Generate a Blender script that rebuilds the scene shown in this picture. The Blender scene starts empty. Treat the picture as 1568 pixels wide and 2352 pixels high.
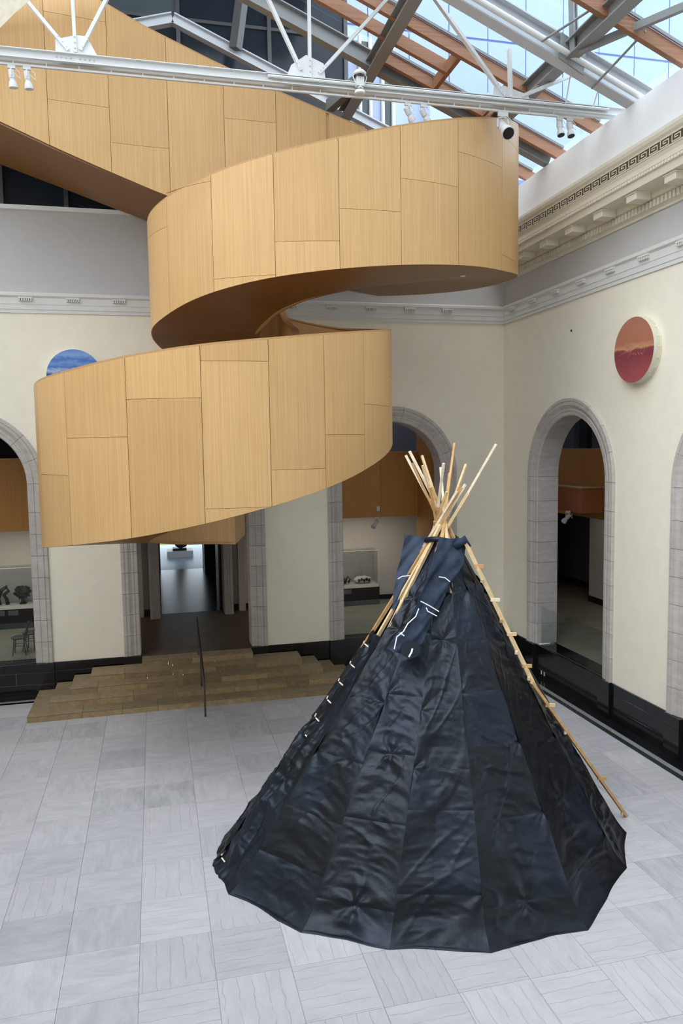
import bpy, bmesh, math, random
import numpy as np
from mathutils import Matrix, Vector
random.seed(7); RNG = np.random.RandomState(5)
SC = bpy.context.scene
COL = SC.collection
# ------------------------------------------------------------------ camera, world, exposure
CAM = Vector((-9.7024, -20.1063, 6.2))
YAW, PITCH, ROLL, FPX = 0.23937077, -0.08826364, -0.01597763, 1749.325
def cam_axes():
    cy, sy, cp, sp = math.cos(YAW), math.sin(YAW), math.cos(PITCH), math.sin(PITCH)
    f = Vector((sy*cp, cy*cp, sp)); r = Vector((cy, -sy, 0)); u = r.cross(f)
    cr, sr = math.cos(ROLL), math.sin(ROLL)
    return r*cr + u*sr, u*cr - r*sr, f
AR, AU, AF = cam_axes()
cd = bpy.data.cameras.new('camera'); cam = bpy.data.objects.new('camera', cd); COL.objects.link(cam)
cd.sensor_fit = 'VERTICAL'; cd.sensor_height = 36.0; cd.lens = FPX/2352*36.0
cd.clip_start = 0.05; cd.clip_end = 300
m = Matrix.Identity(4)
for i in range(3):
    m[i][0], m[i][1], m[i][2], m[i][3] = AR[i], AU[i], -AF[i], CAM[i]
cam.matrix_world = m
SC.camera = cam
w = bpy.data.worlds.new('overcast_sky'); SC.world = w; w.use_nodes = True
bg = w.node_tree.nodes['Background']; bg.inputs[0].default_value = (0.77, 0.885, 1.0, 1); bg.inputs[1].default_value = 2.6
SC.view_settings.view_transform = 'Standard'; SC.view_settings.look = 'None'
SC.view_settings.gamma = 1.0; SC.view_settings.use_curve_mapping = False
SC.view_settings.exposure = 0.30
sl = bpy.data.lights.new('sun', 'SUN'); sl.energy = 1.9; sl.angle = math.radians(55); sl.color = (1.0, 0.985, 0.97)
so = bpy.data.objects.new('sun', sl); COL.objects.link(so); so.rotation_euler = (math.radians(16), math.radians(-32), 0)

# ------------------------------------------------------------------ helpers
class MB:
    def __init__(s): s.v = []; s.f = []; s.m = []
    def add(s, vs, fs, mi=0):
        o = len(s.v); s.v += [tuple(p) for p in vs]; s.f += [tuple(i+o for i in q) for q in fs]; s.m += [mi]*len(fs); return s
    def box(s, x0, x1, y0, y1, z0, z1, mi=0):
        v = [(x0,y0,z0),(x1,y0,z0),(x1,y1,z0),(x0,y1,z0),(x0,y0,z1),(x1,y0,z1),(x1,y1,z1),(x0,y1,z1)]
        return s.add(v, [(3,2,1,0),(4,5,6,7),(0,1,5,4),(1,2,6,5),(2,3,7,6),(3,0,4,7)], mi)
    def bbox(s, x0, x1, y0, y1, z0, z1, b=.006, mi=0):
        # box with chamfered top and vertical edges
        x=[x0,x0+b,x1-b,x1]; y=[y0,y0+b,y1-b,y1]
        ring=lambda z,d:[(x0+b+d,y0+d,z),(x1-b-d,y0+d,z),(x1-d,y0+b+d,z),(x1-d,y1-b-d,z),(x1-b-d,y1-d,z),(x0+b+d,y1-d,z),(x0+d,y1-b-d,z),(x0+d,y0+b+d,z)]
        v=ring(z0,0)+ring(z1-b,0)+ring(z1,b); f=[tuple(range(7,-1,-1)),tuple(range(16,24))]
        for k in (0,8):
            for i in range(8): j=(i+1)%8; f.append((k+i,k+j,k+8+j,k+8+i))
        return s.add(v,f,mi)
    def beam(s, a, b, w, h=None, up=(0,0,1), mi=0):
        a=Vector(a); b=Vector(b); h=h or w; d=(b-a).normalized(); up=Vector(up)
        if abs(d.dot(up))>.98: up=Vector((1,0,0))
        x=d.cross(up).normalized(); y=x.cross(d).normalized(); v=[]
        for p in (a,b):
            for i,j in ((-1,-1),(1,-1),(1,1),(-1,1)): v.append(p+x*(i*w/2)+y*(j*h/2))
        return s.add(v,[(3,2,1,0),(4,5,6,7),(0,1,5,4),(1,2,6,5),(2,3,7,6),(3,0,4,7)],mi)
    def ibeam(s, a, b, w, h, tf=.025, tw=.02, up=(0,0,1), mi=0):
        a=Vector(a); b=Vector(b); d=(b-a).normalized(); up=Vector(up); x=d.cross(up).normalized(); y=x.cross(d).normalized()
        s.beam(a+y*(h/2-tf/2), b+y*(h/2-tf/2), w, tf, up, mi); s.beam(a-y*(h/2-tf/2), b-y*(h/2-tf/2), w, tf, up, mi)
        return s.beam(a,b,tw,h-2*tf,up,mi)
    def tube(s, pts, r, n=10, mi=0, cap=True):
        pts=[Vector(p) for p in pts]; rs=r if isinstance(r,(list,tuple)) else [r]*len(pts)
        o=len(s.v); up=None; v=[]
        for i,p in enumerate(pts):
            d=((pts[min(i+1,len(pts)-1)]-pts[max(i-1,0)]).normalized())
            if up is None: up = Vector((0,0,1)) if abs(d.z)<.9 else Vector((1,0,0))
            x=d.cross(up).normalized(); up=x.cross(d).normalized()
            for k in range(n):
                t=2*math.pi*k/n; v.append(p+(x*math.cos(t)+up*math.sin(t))*rs[i])
        f=[]
        for i in range(len(pts)-1):
            for k in range(n): f.append((i*n+k,i*n+(k+1)%n,(i+1)*n+(k+1)%n,(i+1)*n+k))
        if cap: f.append(tuple(range(n-1,-1,-1))); f.append(tuple((len(pts)-1)*n+k for k in range(n)))
        return s.add(v,f,mi)
    def lathe(s, prof, base, axis=(0,0,1), n=24, mi=0):
        base=Vector(base); ax=Vector(axis).normalized(); t=Vector((1,0,0)) if abs(ax.x)<.9 else Vector((0,1,0))
        x=ax.cross(t).normalized(); y=ax.cross(x); v=[]
        for r,h in prof:
            for k in range(n):
                a=2*math.pi*k/n; v.append(base+ax*h+(x*math.cos(a)+y*math.sin(a))*r)
        f=[]
        for i in range(len(prof)-1):
            for k in range(n): f.append((i*n+k,i*n+(k+1)%n,(i+1)*n+(k+1)%n,(i+1)*n+k))
        f.append(tuple(range(n-1,-1,-1))); f.append(tuple((len(prof)-1)*n+k for k in range(n)))
        return s.add(v,f,mi)
    def prism(s, poly, ext, mi=0):
        # poly: list of 3d points (planar), ext: extrusion vector
        n=len(poly); e=Vector(ext); v=[Vector(p) for p in poly]; v=v+[p+e for p in v]
        f=[tuple(range(n-1,-1,-1)),tuple(range(n,2*n))]+[(i,(i+1)%n,n+(i+1)%n,n+i) for i in range(n)]
        return s.add(v,f,mi)
    def grid(s, P, mi=0, flip=False):
        # P[i][j] points
        R=len(P); Cn=len(P[0]); v=[p for row in P for p in row]; f=[]
        for i in range(R-1):
            for j in range(Cn-1):
                q=(i*Cn+j,i*Cn+j+1,(i+1)*Cn+j+1,(i+1)*Cn+j); f.append(q[::-1] if flip else q)
        return s.add(v,f,mi)
    def build(s, name, mat, parent=None, smooth=False, fix=True, auto=None):
        me=bpy.data.meshes.new(name); me.from_pydata(s.v,[],s.f)
        mats=mat if isinstance(mat,(list,tuple)) else [mat]
        for q in mats: me.materials.append(q)
        if len(mats)>1: me.polygons.foreach_set('material_index', s.m)
        if fix:
            b=bmesh.new(); b.from_mesh(me); bmesh.ops.recalc_face_normals(b,faces=b.faces); b.to_mesh(me); b.free()
        if smooth or auto:
            me.polygons.foreach_set('use_smooth',[True]*len(me.polygons))
            if auto: me.set_sharp_from_angle(angle=math.radians(auto))
        o=bpy.data.objects.new(name,me); COL.objects.link(o)
        if parent: o.parent=parent
        return o
def empty(name, loc=(0,0,0), parent=None):
    # parts are modelled in world coordinates, so the Empty at the base is undone for them with matrix_parent_inverse
    o=bpy.data.objects.new(name,None); COL.objects.link(o); o.location=loc; o.empty_display_size=.1
    if parent: o.parent=parent
    return o
def adopt(o, parent):
    o.parent=parent; o.matrix_parent_inverse=Matrix.Translation(parent.location).inverted(); return o
def tag(o,label=None,cat=None,group=None,kind=None):
    if label: o['label']=label
    if cat: o['category']=cat
    if group: o['group']=group
    if kind: o['kind']=kind
    return o
def dup(mesh_obj, name, loc, parent, rot=None, scale=None):
    o=bpy.data.objects.new(name,mesh_obj.data if hasattr(mesh_obj,'data') else mesh_obj); COL.objects.link(o); o.location=loc; o.parent=parent
    if rot: o.rotation_euler=rot
    if scale: o.scale=scale
    return o

# ------------------------------------------------------------------ materials
def newmat(name):
    m=bpy.data.materials.new(name); m.use_nodes=True; nt=m.node_tree; return m,nt,nt.nodes['Principled BSDF']
def N(nt,t,**kw):
    n=nt.nodes.new(t)
    for k,v in kw.items():
        if k.startswith('i_'): n.inputs[int(k[2:]) if k[2:].isdigit() else k[2:]].default_value=v
        else: setattr(n,k,v)
    return n
def rgb(c): return (c[0],c[1],c[2],1)
def mapping(nt, scale, rnd=False, coord='Object'):
    tc=N(nt,'ShaderNodeTexCoord'); mp=N(nt,'ShaderNodeMapping'); mp.inputs['Scale'].default_value=scale
    nt.links.new(tc.outputs[coord],mp.inputs['Vector'])
    if rnd:
        oi=N(nt,'ShaderNodeObjectInfo'); mu=N(nt,'ShaderNodeMath',operation='MULTIPLY'); mu.inputs[1].default_value=97.0
        nt.links.new(oi.outputs['Random'],mu.inputs[0]); nt.links.new(mu.outputs[0],mp.inputs['Location'])
    return mp.outputs['Vector']
def noise(nt,vec,scale,detail=4,rough=.6,dist=0):
    n=N(nt,'ShaderNodeTexNoise'); n.inputs['Scale'].default_value=scale; n.inputs['Detail'].default_value=detail; n.inputs['Roughness'].default_value=rough; n.inputs['Distortion'].default_value=dist
    nt.links.new(vec,n.inputs['Vector']); return n.outputs['Fac']
def ramp(nt,fac,stops):
    r=N(nt,'ShaderNodeValToRGB'); e=r.color_ramp.elements
    while len(e)<len(stops): e.new(.5)
    for q,(p,c) in zip(e,stops): q.position=p; q.color=rgb(c) if len(c)==3 else c
    nt.links.new(fac,r.inputs['Fac']); return r.outputs['Color']
def mixc(nt,fac,a,b,mode='MIX'):
    n=N(nt,'ShaderNodeMix',data_type='RGBA',blend_type=mode)
    for val,sock in ((fac,n.inputs[0]),(a,n.inputs[6]),(b,n.inputs[7])):
        if hasattr(val,'links') or hasattr(val,'is_linked'): nt.links.new(val,sock)
        elif isinstance(val,(int,float)): sock.default_value=val
        else: sock.default_value=rgb(val)
    return n.outputs[2]
def rand_ramp(nt,stops):
    oi=N(nt,'ShaderNodeObjectInfo'); return ramp(nt,oi.outputs['Random'],stops)
def bump(nt,p,h,strength=.2,dist=.01):
    b=N(nt,'ShaderNodeBump'); b.inputs['Strength'].default_value=strength; b.inputs['Distance'].default_value=dist
    nt.links.new(h,b.inputs['Height']); nt.links.new(b.outputs['Normal'],p.inputs['Normal'])
def plain(name,c,rough=.6,metal=0,spec=.5,var=.06,vs=6,bmp=0):
    m,nt,p=newmat(name); p.inputs['Roughness'].default_value=rough; p.inputs['Metallic'].default_value=metal; p.inputs['Specular IOR Level'].default_value=spec
    v=mapping(nt,(1,1,1)); f=noise(nt,v,vs)
    col=ramp(nt,f,[(.3,[q*(1-var) for q in c]),(.7,[min(1,q*(1+var)) for q in c])]); nt.links.new(col,p.inputs['Base Color'])
    if bmp: bump(nt,p,noise(nt,v,vs*8),bmp)
    return m
def wood_mat(name,dark,light,rough=.42,axis='z',fine=55,rndamp=.12):
    m,nt,p=newmat(name)
    sc={'z':(fine,fine,.55),'x':(.55,fine,fine),'y':(fine,.55,fine)}[axis]
    v=mapping(nt,sc,rnd=True); f=noise(nt,v,1.0,5,.62,.4)
    c=ramp(nt,f,[(.28,dark),(.72,light)])
    v2=mapping(nt,(3,3,3)); f2=noise(nt,v2,.35,2)
    c=mixc(nt,.5,c,ramp(nt,f2,[(.35,[.93]*3),(.65,[1.0]*3)]),'MULTIPLY')
    c=mixc(nt,1.0,c,rand_ramp(nt,[(0,[1-rndamp,1-rndamp*1.15,1-rndamp*1.4]),(1,[1,1,1])]),'MULTIPLY')
    nt.links.new(c,p.inputs['Base Color']); p.inputs['Roughness'].default_value=rough; p.inputs['Specular IOR Level'].default_value=.3
    bump(nt,p,f,.08,.003); return m
def stone_mat(name,a,b,rough=.7,scale=(1.5,1.5,5),rnd=.12,spec=.3):
    m,nt,p=newmat(name); v=mapping(nt,scale,rnd=True); f=noise(nt,v,2.2,6,.65,.3)
    c=ramp(nt,f,[(.3,a),(.7,b)]); v3=mapping(nt,(90,90,90)); g=noise(nt,v3,1,2)
    c=mixc(nt,.35,c,ramp(nt,g,[(.3,[.85]*3),(.7,[1.0]*3)]),'MULTIPLY')
    c=mixc(nt,1.0,c,rand_ramp(nt,[(0,[1-rnd]*3),(.5,[1-rnd*.3,1-rnd*.35,1-rnd*.4]),(1,[1,1,1])]),'MULTIPLY')
    nt.links.new(c,p.inputs['Base Color']); p.inputs['Roughness'].default_value=rough; p.inputs['Specular IOR Level'].default_value=spec
    bump(nt,p,f,.1,.004); return m
def tile_mat(name,a,b,vein,nveins,axis):
    m,nt,p=newmat(name); p.inputs['Roughness'].default_value=.42; p.inputs['Specular IOR Level'].default_value=.35
    v=mapping(nt,(1.2,4.5,1) if axis=='x' else (4.5,1.2,1),rnd=True); f=noise(nt,v,1.6,7,.7,.5)
    c=ramp(nt,f,[(.3,a),(.7,b)])
    vg=mapping(nt,(60,60,60),rnd=True); c=mixc(nt,.3,c,ramp(nt,noise(nt,vg,1,3),[(.3,[.86]*3),(.7,[1.]*3)]),'MULTIPLY')
    if nveins:
        v2=mapping(nt,(1,1,1),rnd=True); wv=N(nt,'ShaderNodeTexWave',wave_type='BANDS',bands_direction='Y' if axis=='x' else 'X',wave_profile='SIN')
        wv.inputs['Scale'].default_value=nveins; wv.inputs['Distortion'].default_value=1.7; wv.inputs['Detail'].default_value=2; wv.inputs['Detail Scale'].default_value=2.2
        nt.links.new(v2,wv.inputs['Vector'])
        k=ramp(nt,wv.outputs['Fac'],[(.985,[0,0,0]),(.999,[1,1,1])])
        v3=mapping(nt,(2,2,2),rnd=True); g=ramp(nt,noise(nt,v3,1.5,2),[(.34,[0,0,0]),(.5,[.7]*3)])
        k=mixc(nt,1.0,k,g,'MULTIPLY'); c=mixc(nt,k,c,vein)
    c=mixc(nt,1.0,c,rand_ramp(nt,[(0,[.80,.80,.83]),(.2,[.90,.89,.91]),(.6,[.96,.955,.965]),(1,[1,1,1])]),'MULTIPLY')
    nt.links.new(c,p.inputs['Base Color']); return m
def glass_mat(name,tint=(.9,.95,.95),refl=.1,rough=.02):
    m,nt,p=newmat(name); nt.nodes.remove(p); out=nt.nodes['Material Output']
    t=N(nt,'ShaderNodeBsdfTransparent'); t.inputs[0].default_value=rgb(tint); g=N(nt,'ShaderNodeBsdfGlossy'); g.inputs['Roughness'].default_value=rough
    lw=N(nt,'ShaderNodeLayerWeight'); lw.inputs[0].default_value=.5; pw=N(nt,'ShaderNodeMath',operation='POWER'); pw.inputs[1].default_value=5.0; nt.links.new(lw.outputs['Facing'],pw.inputs[0])
    fr=N(nt,'ShaderNodeMath',operation='MULTIPLY_ADD'); fr.inputs[1].default_value=.5; fr.inputs[2].default_value=.03; nt.links.new(pw.outputs[0],fr.inputs[0]); mx=N(nt,'ShaderNodeMixShader')
    nt.links.new(fr.outputs[0],mx.inputs[0]); nt.links.new(t.outputs[0],mx.inputs[1]); nt.links.new(g.outputs[0],mx.inputs[2]); nt.links.new(mx.outputs[0],out.inputs['Surface']); return m
M={}
M['cream']=plain('cream_plaster',(.87,.81,.68),.85,spec=.15,var=.025,vs=3,bmp=.02)
M['grey_frieze']=plain('grey_frieze_paint',(.56,.55,.54),.85,spec=.15,var=.02)
M['white_mould']=plain('white_moulding_paint',(.72,.71,.69),.7,spec=.2,var=.02)
M['ivory_mould']=plain('ivory_cornice_paint',(.74,.68,.56),.7,spec=.2,var=.03)
M['key_dark']=plain('dark_fret_ground',(.09,.065,.03),.8,var=.1)
M['fascia']=plain('white_fascia_paint',(.84,.84,.85),.7,spec=.2,var=.015)
M['stone']=stone_mat('grey_limestone',(.47,.43,.40),(.60,.555,.52))
M['stone_warm']=stone_mat('granular_limestone',(.62,.52,.40),(.74,.65,.52),scale=(25,25,25))
M['steps']=stone_mat('tan_step_stone',(.32,.22,.115),(.50,.37,.21),.5,(3,3,3),.42)
M['treads']=stone_mat('shade_toned_tread_stone',(.23,.175,.105),(.35,.27,.165),.5,(3,3,3),.25)  # step stone in a darker tone: weaker light on treads put into colour
M['marble']=stone_mat('black_marble',(.005,.005,.006),(.014,.014,.016),.12,(2,2,2),.5,.5)
M['green_marble']=stone_mat('dark_green_marble',(.008,.012,.012),(.05,.07,.065),.2,(12,12,12),.2,.5)
M['grout']=plain('pale_grout',(.36,.35,.36),.8)
M['grey_strip']=stone_mat('grey_floor_strip',(.22,.215,.22),(.30,.29,.30),.5,(4,4,4),.1)
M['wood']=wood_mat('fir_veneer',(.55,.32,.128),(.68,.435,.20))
M['wood_rim']=wood_mat('fir_rim',(.42,.23,.10),(.54,.32,.15))
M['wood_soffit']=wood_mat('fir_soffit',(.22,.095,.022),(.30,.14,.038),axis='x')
M['wood_deep']=wood_mat('fir_bulkhead',(.46,.20,.045),(.58,.28,.075))
M['wood_red']=wood_mat('reddish_fir',(.30,.09,.035),(.38,.13,.055),axis='y')
M['rafter']=wood_mat('rafter_glulam',(.27,.125,.07),(.40,.21,.125),.6,'x',30)
M['lumber']=[plain('pine_lumber_%s'%k,c,.65,var=.16,vs=9,spec=.25) for k,c in (('pale',(.66,.49,.28)),('tan',(.52,.31,.135)),('white',(.76,.66,.50)))]
M['pin']=plain('pale_peg_wood',(.82,.72,.55),.6)
M['wood_floor']=wood_mat('dark_polished_floor',(.03,.02,.015),(.05,.033,.024),.26,'x',20)
M['steel']=plain('grey_painted_steel',(.22,.22,.215),.45,var=.03)
M['steel_light']=plain('pale_grey_steel',(.50,.51,.53),.45,var=.03)
M['steel_dark']=plain('dark_painted_steel',(.07,.068,.066),.4,var=.05)
M['white_metal']=plain('white_painted_metal',(.64,.64,.63),.4,var=.02)
M['black']=plain('black_lens',(.008,.008,.009),.2)
M['bolt']=plain('bolt_grey',(.45,.45,.45),.4)
M['wire']=plain('white_wire',(.75,.75,.73),.5)
M['rail']=plain('brushed_rail_metal',(.10,.09,.085),.3,.7)
M['glass']=glass_mat('clear_glass',(.88,.93,.91))
M['roof_glass']=glass_mat('roof_glass',(.93,.96,.98))
M['vitrine_glass']=glass_mat('vitrine_acrylic',(.95,.96,.96))
M['dark_glass']=plain('dark_facade_glass',(.020,.026,.034),.12,spec=.25,var=.25,vs=.6)
M['mid_glass']=plain('sky_toned_facade_glass',(.085,.105,.11),.15,spec=.3,var=.15,vs=.5)  # greenish tone stands for sky reflected in the panes
M['pale_glass']=plain('pale_blue_facade_glass',(.36,.42,.60),.2,spec=.4,var=.1,vs=.8)
M['tower_core']=plain('tower_joint_blue',(.29,.345,.555),.6,spec=.2)
M['blue_panel']=plain('pale_blue_cladding',(.33,.39,.62),.6,spec=.2,var=.02,vs=1)
M['gal_wall']=plain('white_gallery_wall',(.62,.60,.57),.85,var=.02)
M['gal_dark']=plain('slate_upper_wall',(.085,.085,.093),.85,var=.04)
M['gal_floor']=stone_mat('pale_green_gallery_floor',(.24,.215,.17),(.32,.29,.23),.45,(1,1,1),.15)
M['brown_floor']=stone_mat('shaded_brown_gallery_floor',(.075,.055,.035),(.12,.09,.06),.45,(1,1,1),.2)  # brown stone, with the shade beneath the spiral stair put into its tone
M['plinth']=plain('black_plinth',(.012,.012,.013),.35)
M['bronze']=plain('dark_bronze',(.022,.022,.023),.4,.3,var=.4,vs=14)
M['plaster_white']=plain('white_carved',(.70,.69,.66),.6)
M['label']=plain('grey_label_card',(.10,.105,.115),.6)
M['cool_floor']=plain('cool_grey_floor',(.34,.40,.52),.4,var=.04)
M['lawn']=plain('lawn_beyond_window',(.24,.27,.05),.9,var=.5,vs=.5)
M['denim']=None
def cloth_mat(name,a,b,rough,rnd=True):
    m,nt,p=newmat(name); v=mapping(nt,(1,1,1),rnd=True); f=noise(nt,v,5,4)
    c=rand_ramp(nt,[(0,a),(.45,a),(.55,b),(1,b)]) if rnd else ramp(nt,f,[(.35,a),(.65,b)])
    nt.links.new(c,p.inputs['Base Color'])
    r=ramp(nt,f,[(.3,[rough-.06]*3),(.7,[rough+.08]*3)]); nt.links.new(r,p.inputs['Roughness'])
    p.inputs['Specular IOR Level'].default_value=.32; p.inputs['Specular Tint'].default_value=(.72,.84,1,1)
    bump(nt,p,noise(nt,mapping(nt,(1,1,1)),14,5,.6,.6),.18,.02); return m
M['satin']=cloth_mat('black_navy_satin',(.0052,.0055,.007),(.007,.0095,.0165),.38)
M['satin_dark']=cloth_mat('black_satin_gather',(.005,.0055,.008),(.007,.009,.014),.45)
M['denim']=cloth_mat('indigo_denim',(.012,.017,.03),(.03,.042,.07),.85,False)
M['denim_pale']=cloth_mat('faded_denim',(.035,.047,.075),(.055,.072,.11),.85,False)
M['tape']=plain('white_tape',(.75,.76,.80),.7)
def painting(name,stops,sc,stroke):
    m,nt,p=newmat(name); tc=N(nt,'ShaderNodeTexCoord'); sp=N(nt,'ShaderNodeSeparateXYZ'); nt.links.new(tc.outputs['Object'],sp.inputs[0])
    v=mapping(nt,sc); f=noise(nt,v,1.0,5,.6,.8)
    a=N(nt,'ShaderNodeMath',operation='MULTIPLY_ADD'); a.inputs[1].default_value=.28; nt.links.new(f,a.inputs[0])
    b=N(nt,'ShaderNodeMath',operation='MULTIPLY_ADD'); b.inputs[1].default_value=.70; b.inputs[2].default_value=.36; nt.links.new(sp.outputs['Z'],b.inputs[0]); nt.links.new(b.outputs[0],a.inputs[2])
    c=ramp(nt,a.outputs[0],stops); v2=mapping(nt,stroke); g=noise(nt,v2,1,4,.6,.5)
    c=mixc(nt,.45,c,ramp(nt,g,[(.3,[.78]*3),(.7,[1.0]*3)]),'MULTIPLY'); nt.links.new(c,p.inputs['Base Color']); p.inputs['Roughness'].default_value=.42; bump(nt,p,g,.15,.005); return m
M['red_paint']=painting('red_landscape_paint',[(.0,(.40,.085,.085)),(.25,(.33,.07,.075)),(.44,(.24,.04,.06)),(.505,(.27,.055,.065)),(.53,(.60,.31,.16)),(.60,(.46,.17,.10)),(.85,(.46,.19,.12)),(1,(.42,.17,.105))],(3,1.2,3),(4,2,22))
M['blue_paint']=painting('blue_seascape_paint',[(.0,(.02,.03,.12)),(.35,(.015,.03,.16)),(.5,(.02,.05,.28)),(.57,(.40,.54,.78)),(.63,(.05,.16,.52)),(.70,(.16,.32,.68)),(.78,(.06,.17,.55)),(.86,(.22,.38,.72)),(1,(.12,.27,.62))],(2,2,3.5),(3,3,12))
M['disc_side']=plain('pale_drum_side',(.66,.62,.50),.6)
M['peg']=plain('cream_peg',(.80,.72,.58),.6)

# ------------------------------------------------------------------ arches and walls
ZB=.83
def arch_wall(name, axis, c_list, L0, L1, ztop, r, spring, thick, mat, pos=0., sign=1):
    """wall in plane axis=pos running L0..L1 with arched holes; thickness goes to +axis"""
    mb=MB(); P=(lambda a,d,z:(d+pos,a,z)) if axis=='x' else (lambda a,d,z:(a,d+pos,z))
    edges=sorted(c_list)
    for d in (0,thick):
        cur=L0
        for c in edges:
            mb.add([P(cur,d,0),P(c-r,d,0),P(c-r,d,ztop),P(cur,d,ztop)],[(0,1,2,3)])
            n=28; pts=[(c-r*math.cos(math.pi*k/n), spring+r*math.sin(math.pi*k/n)) for k in range(n+1)]
            for k in range(n):
                (a0,z0),(a1,z1)=pts[k],pts[k+1]; mb.add([P(a0,d,z0),P(a1,d,z1),P(a1,d,ztop),P(a0,d,ztop)],[(0,1,2,3)])
            cur=c+r
        mb.add([P(cur,d,0),P(L1,d,0),P(L1,d,ztop),P(cur,d,ztop)],[(0,1,2,3)])
    for c in edges:
        n=28; pts=[(c-r,0)]+[(c-r*math.cos(math.pi*k/n), spring+r*math.sin(math.pi*k/n)) for k in range(n+1)]+[(c+r,0)]
        for k in range(len(pts)-1):
            (a0,z0),(a1,z1)=pts[k],pts[k+1]; mb.add([P(a0,0,z0),P(a1,0,z1),P(a1,thick,z1),P(a0,thick,z0)],[(0,1,2,3)])
    mb.add([P(L0,0,ztop),P(L1,0,ztop),P(L1,thick,ztop),P(L0,thick,ztop)],[(0,1,2,3)])
    for a in (L0,L1): mb.add([P(a,0,0),P(a,thick,0),P(a,thick,ztop),P(a,0,ztop)],[(0,1,2,3)])
    return tag(mb.build(name,mat,fix=False),kind='structure')
BC=[-14.22,-8.77,-3.32]; BR=1.86; RC=[-3.52,-9.33,-15.14]; RR=1.95
BSP=5.36; RSP=5.28
wall_back=arch_wall('wall_back','y',BC,-17.6,.0,9.5,BR-.12,BSP,.6,M['cream'])
wall_right=arch_wall('wall_right','x',RC,-18.6,.6,9.5,RR-.12,RSP,.6,M['cream'])
def side_box(name,x0,x1,y0,y1,z0,z1,mat,parent=None):
    return tag(MB().box(x0,x1,y0,y1,z0,z1).build(name,mat,parent),kind='structure')
side_box('wall_left',-18.2,-17.6,-18.6,.6,0,13,M['cream'])
# grey frieze bands above the moulding
side_box('wall_back_frieze',-17.6,0,0.0,.6,9.5,12.0,M['grey_frieze'])
side_box('wall_right_frieze',0.0,.6,-18.6,.6,9.5,12.45,M['grey_frieze'])

def profile_block(mb_path, prof, ring_pts):
    """sweep closed profile along list of frames (origin, udir, vdir)"""
    v=[];f=[];n=len(prof)
    for o,u,d in ring_pts:
        for a,b in prof: v.append(Vector(o)+Vector(u)*a+Vector(d)*b)
    for i in range(len(ring_pts)-1):
        for k in range(n): f.append((i*n+k,i*n+(k+1)%n,(i+1)*n+(k+1)%n,(i+1)*n+k))
    f.append(tuple(range(n-1,-1,-1))); f.append(tuple((len(ring_pts)-1)*n+k for k in range(n)))
    mb_path.add(v,f); return mb_path
def arch_surround(name, axis, c, rout, spring, depth, label, vis=True):
    """stone arch surround cut into blocks; u = outward from opening edge, v = into the wall (+) / out to the court (-)"""
    wd=.42; rin=rout-wd
    prof=[(0,depth),(0,.02),(.025,-.005),(.105,-.01),(.112,-.028),(.15,-.032),(.165,-.015),(.185,-.03),(.235,-.045),(.25,-.062),(.31,-.068),(.322,-.05),(.34,-.07),(.405,-.072),(.42,-.055),(.42,.03),(.14,.03),(.14,depth)]
    root=empty(name); tag(root,kind='structure')
    vd=(1,0,0) if axis=='x' else (0,1,0)
    P=(lambda a,z:(0,a,z)) if axis=='x' else (lambda a,z:(a,0,z))
    hz=[ZB]; 
    while hz[-1]<spring-.3: hz.append(hz[-1]+.545*(1+.0*random.random()))
    hz[-1]=spring
    g=.004
    for sgn in (-1,1):
        for i in range(len(hz)-1):
            u=P(sgn,0); o0=P(c+sgn*rin,hz[i]+g); o1=P(c+sgn*rin,hz[i+1]-g)
            profile_block(mb:=MB(),prof,[(o0,u,vd),(o1,u,vd)]); mb.build('stone_block',M['stone'],root,auto=40)
    nb=9
    for b in range(nb):
        a0=math.pi*b/nb+.002; a1=math.pi*(b+1)/nb-.002; fr=[]
        for k in range(7):
            a=a0+(a1-a0)*k/6; u=P(math.cos(a),math.sin(a)); o=P(c+rin*math.cos(a),spring+rin*math.sin(a)); fr.append((o,u,vd))
        profile_block(mb:=MB(),prof,fr); mb.build('arch_stone',M['stone'],root,auto=40)
    return root
for i,c in enumerate(BC): arch_surround('trim_%d'%(i+1),'y',c,BR,BSP,.6,'')
for i,c in enumerate(RC[:2]): arch_surround('trim_%d'%(i+4),'x',c,RR,RSP,.6,'')

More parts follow.
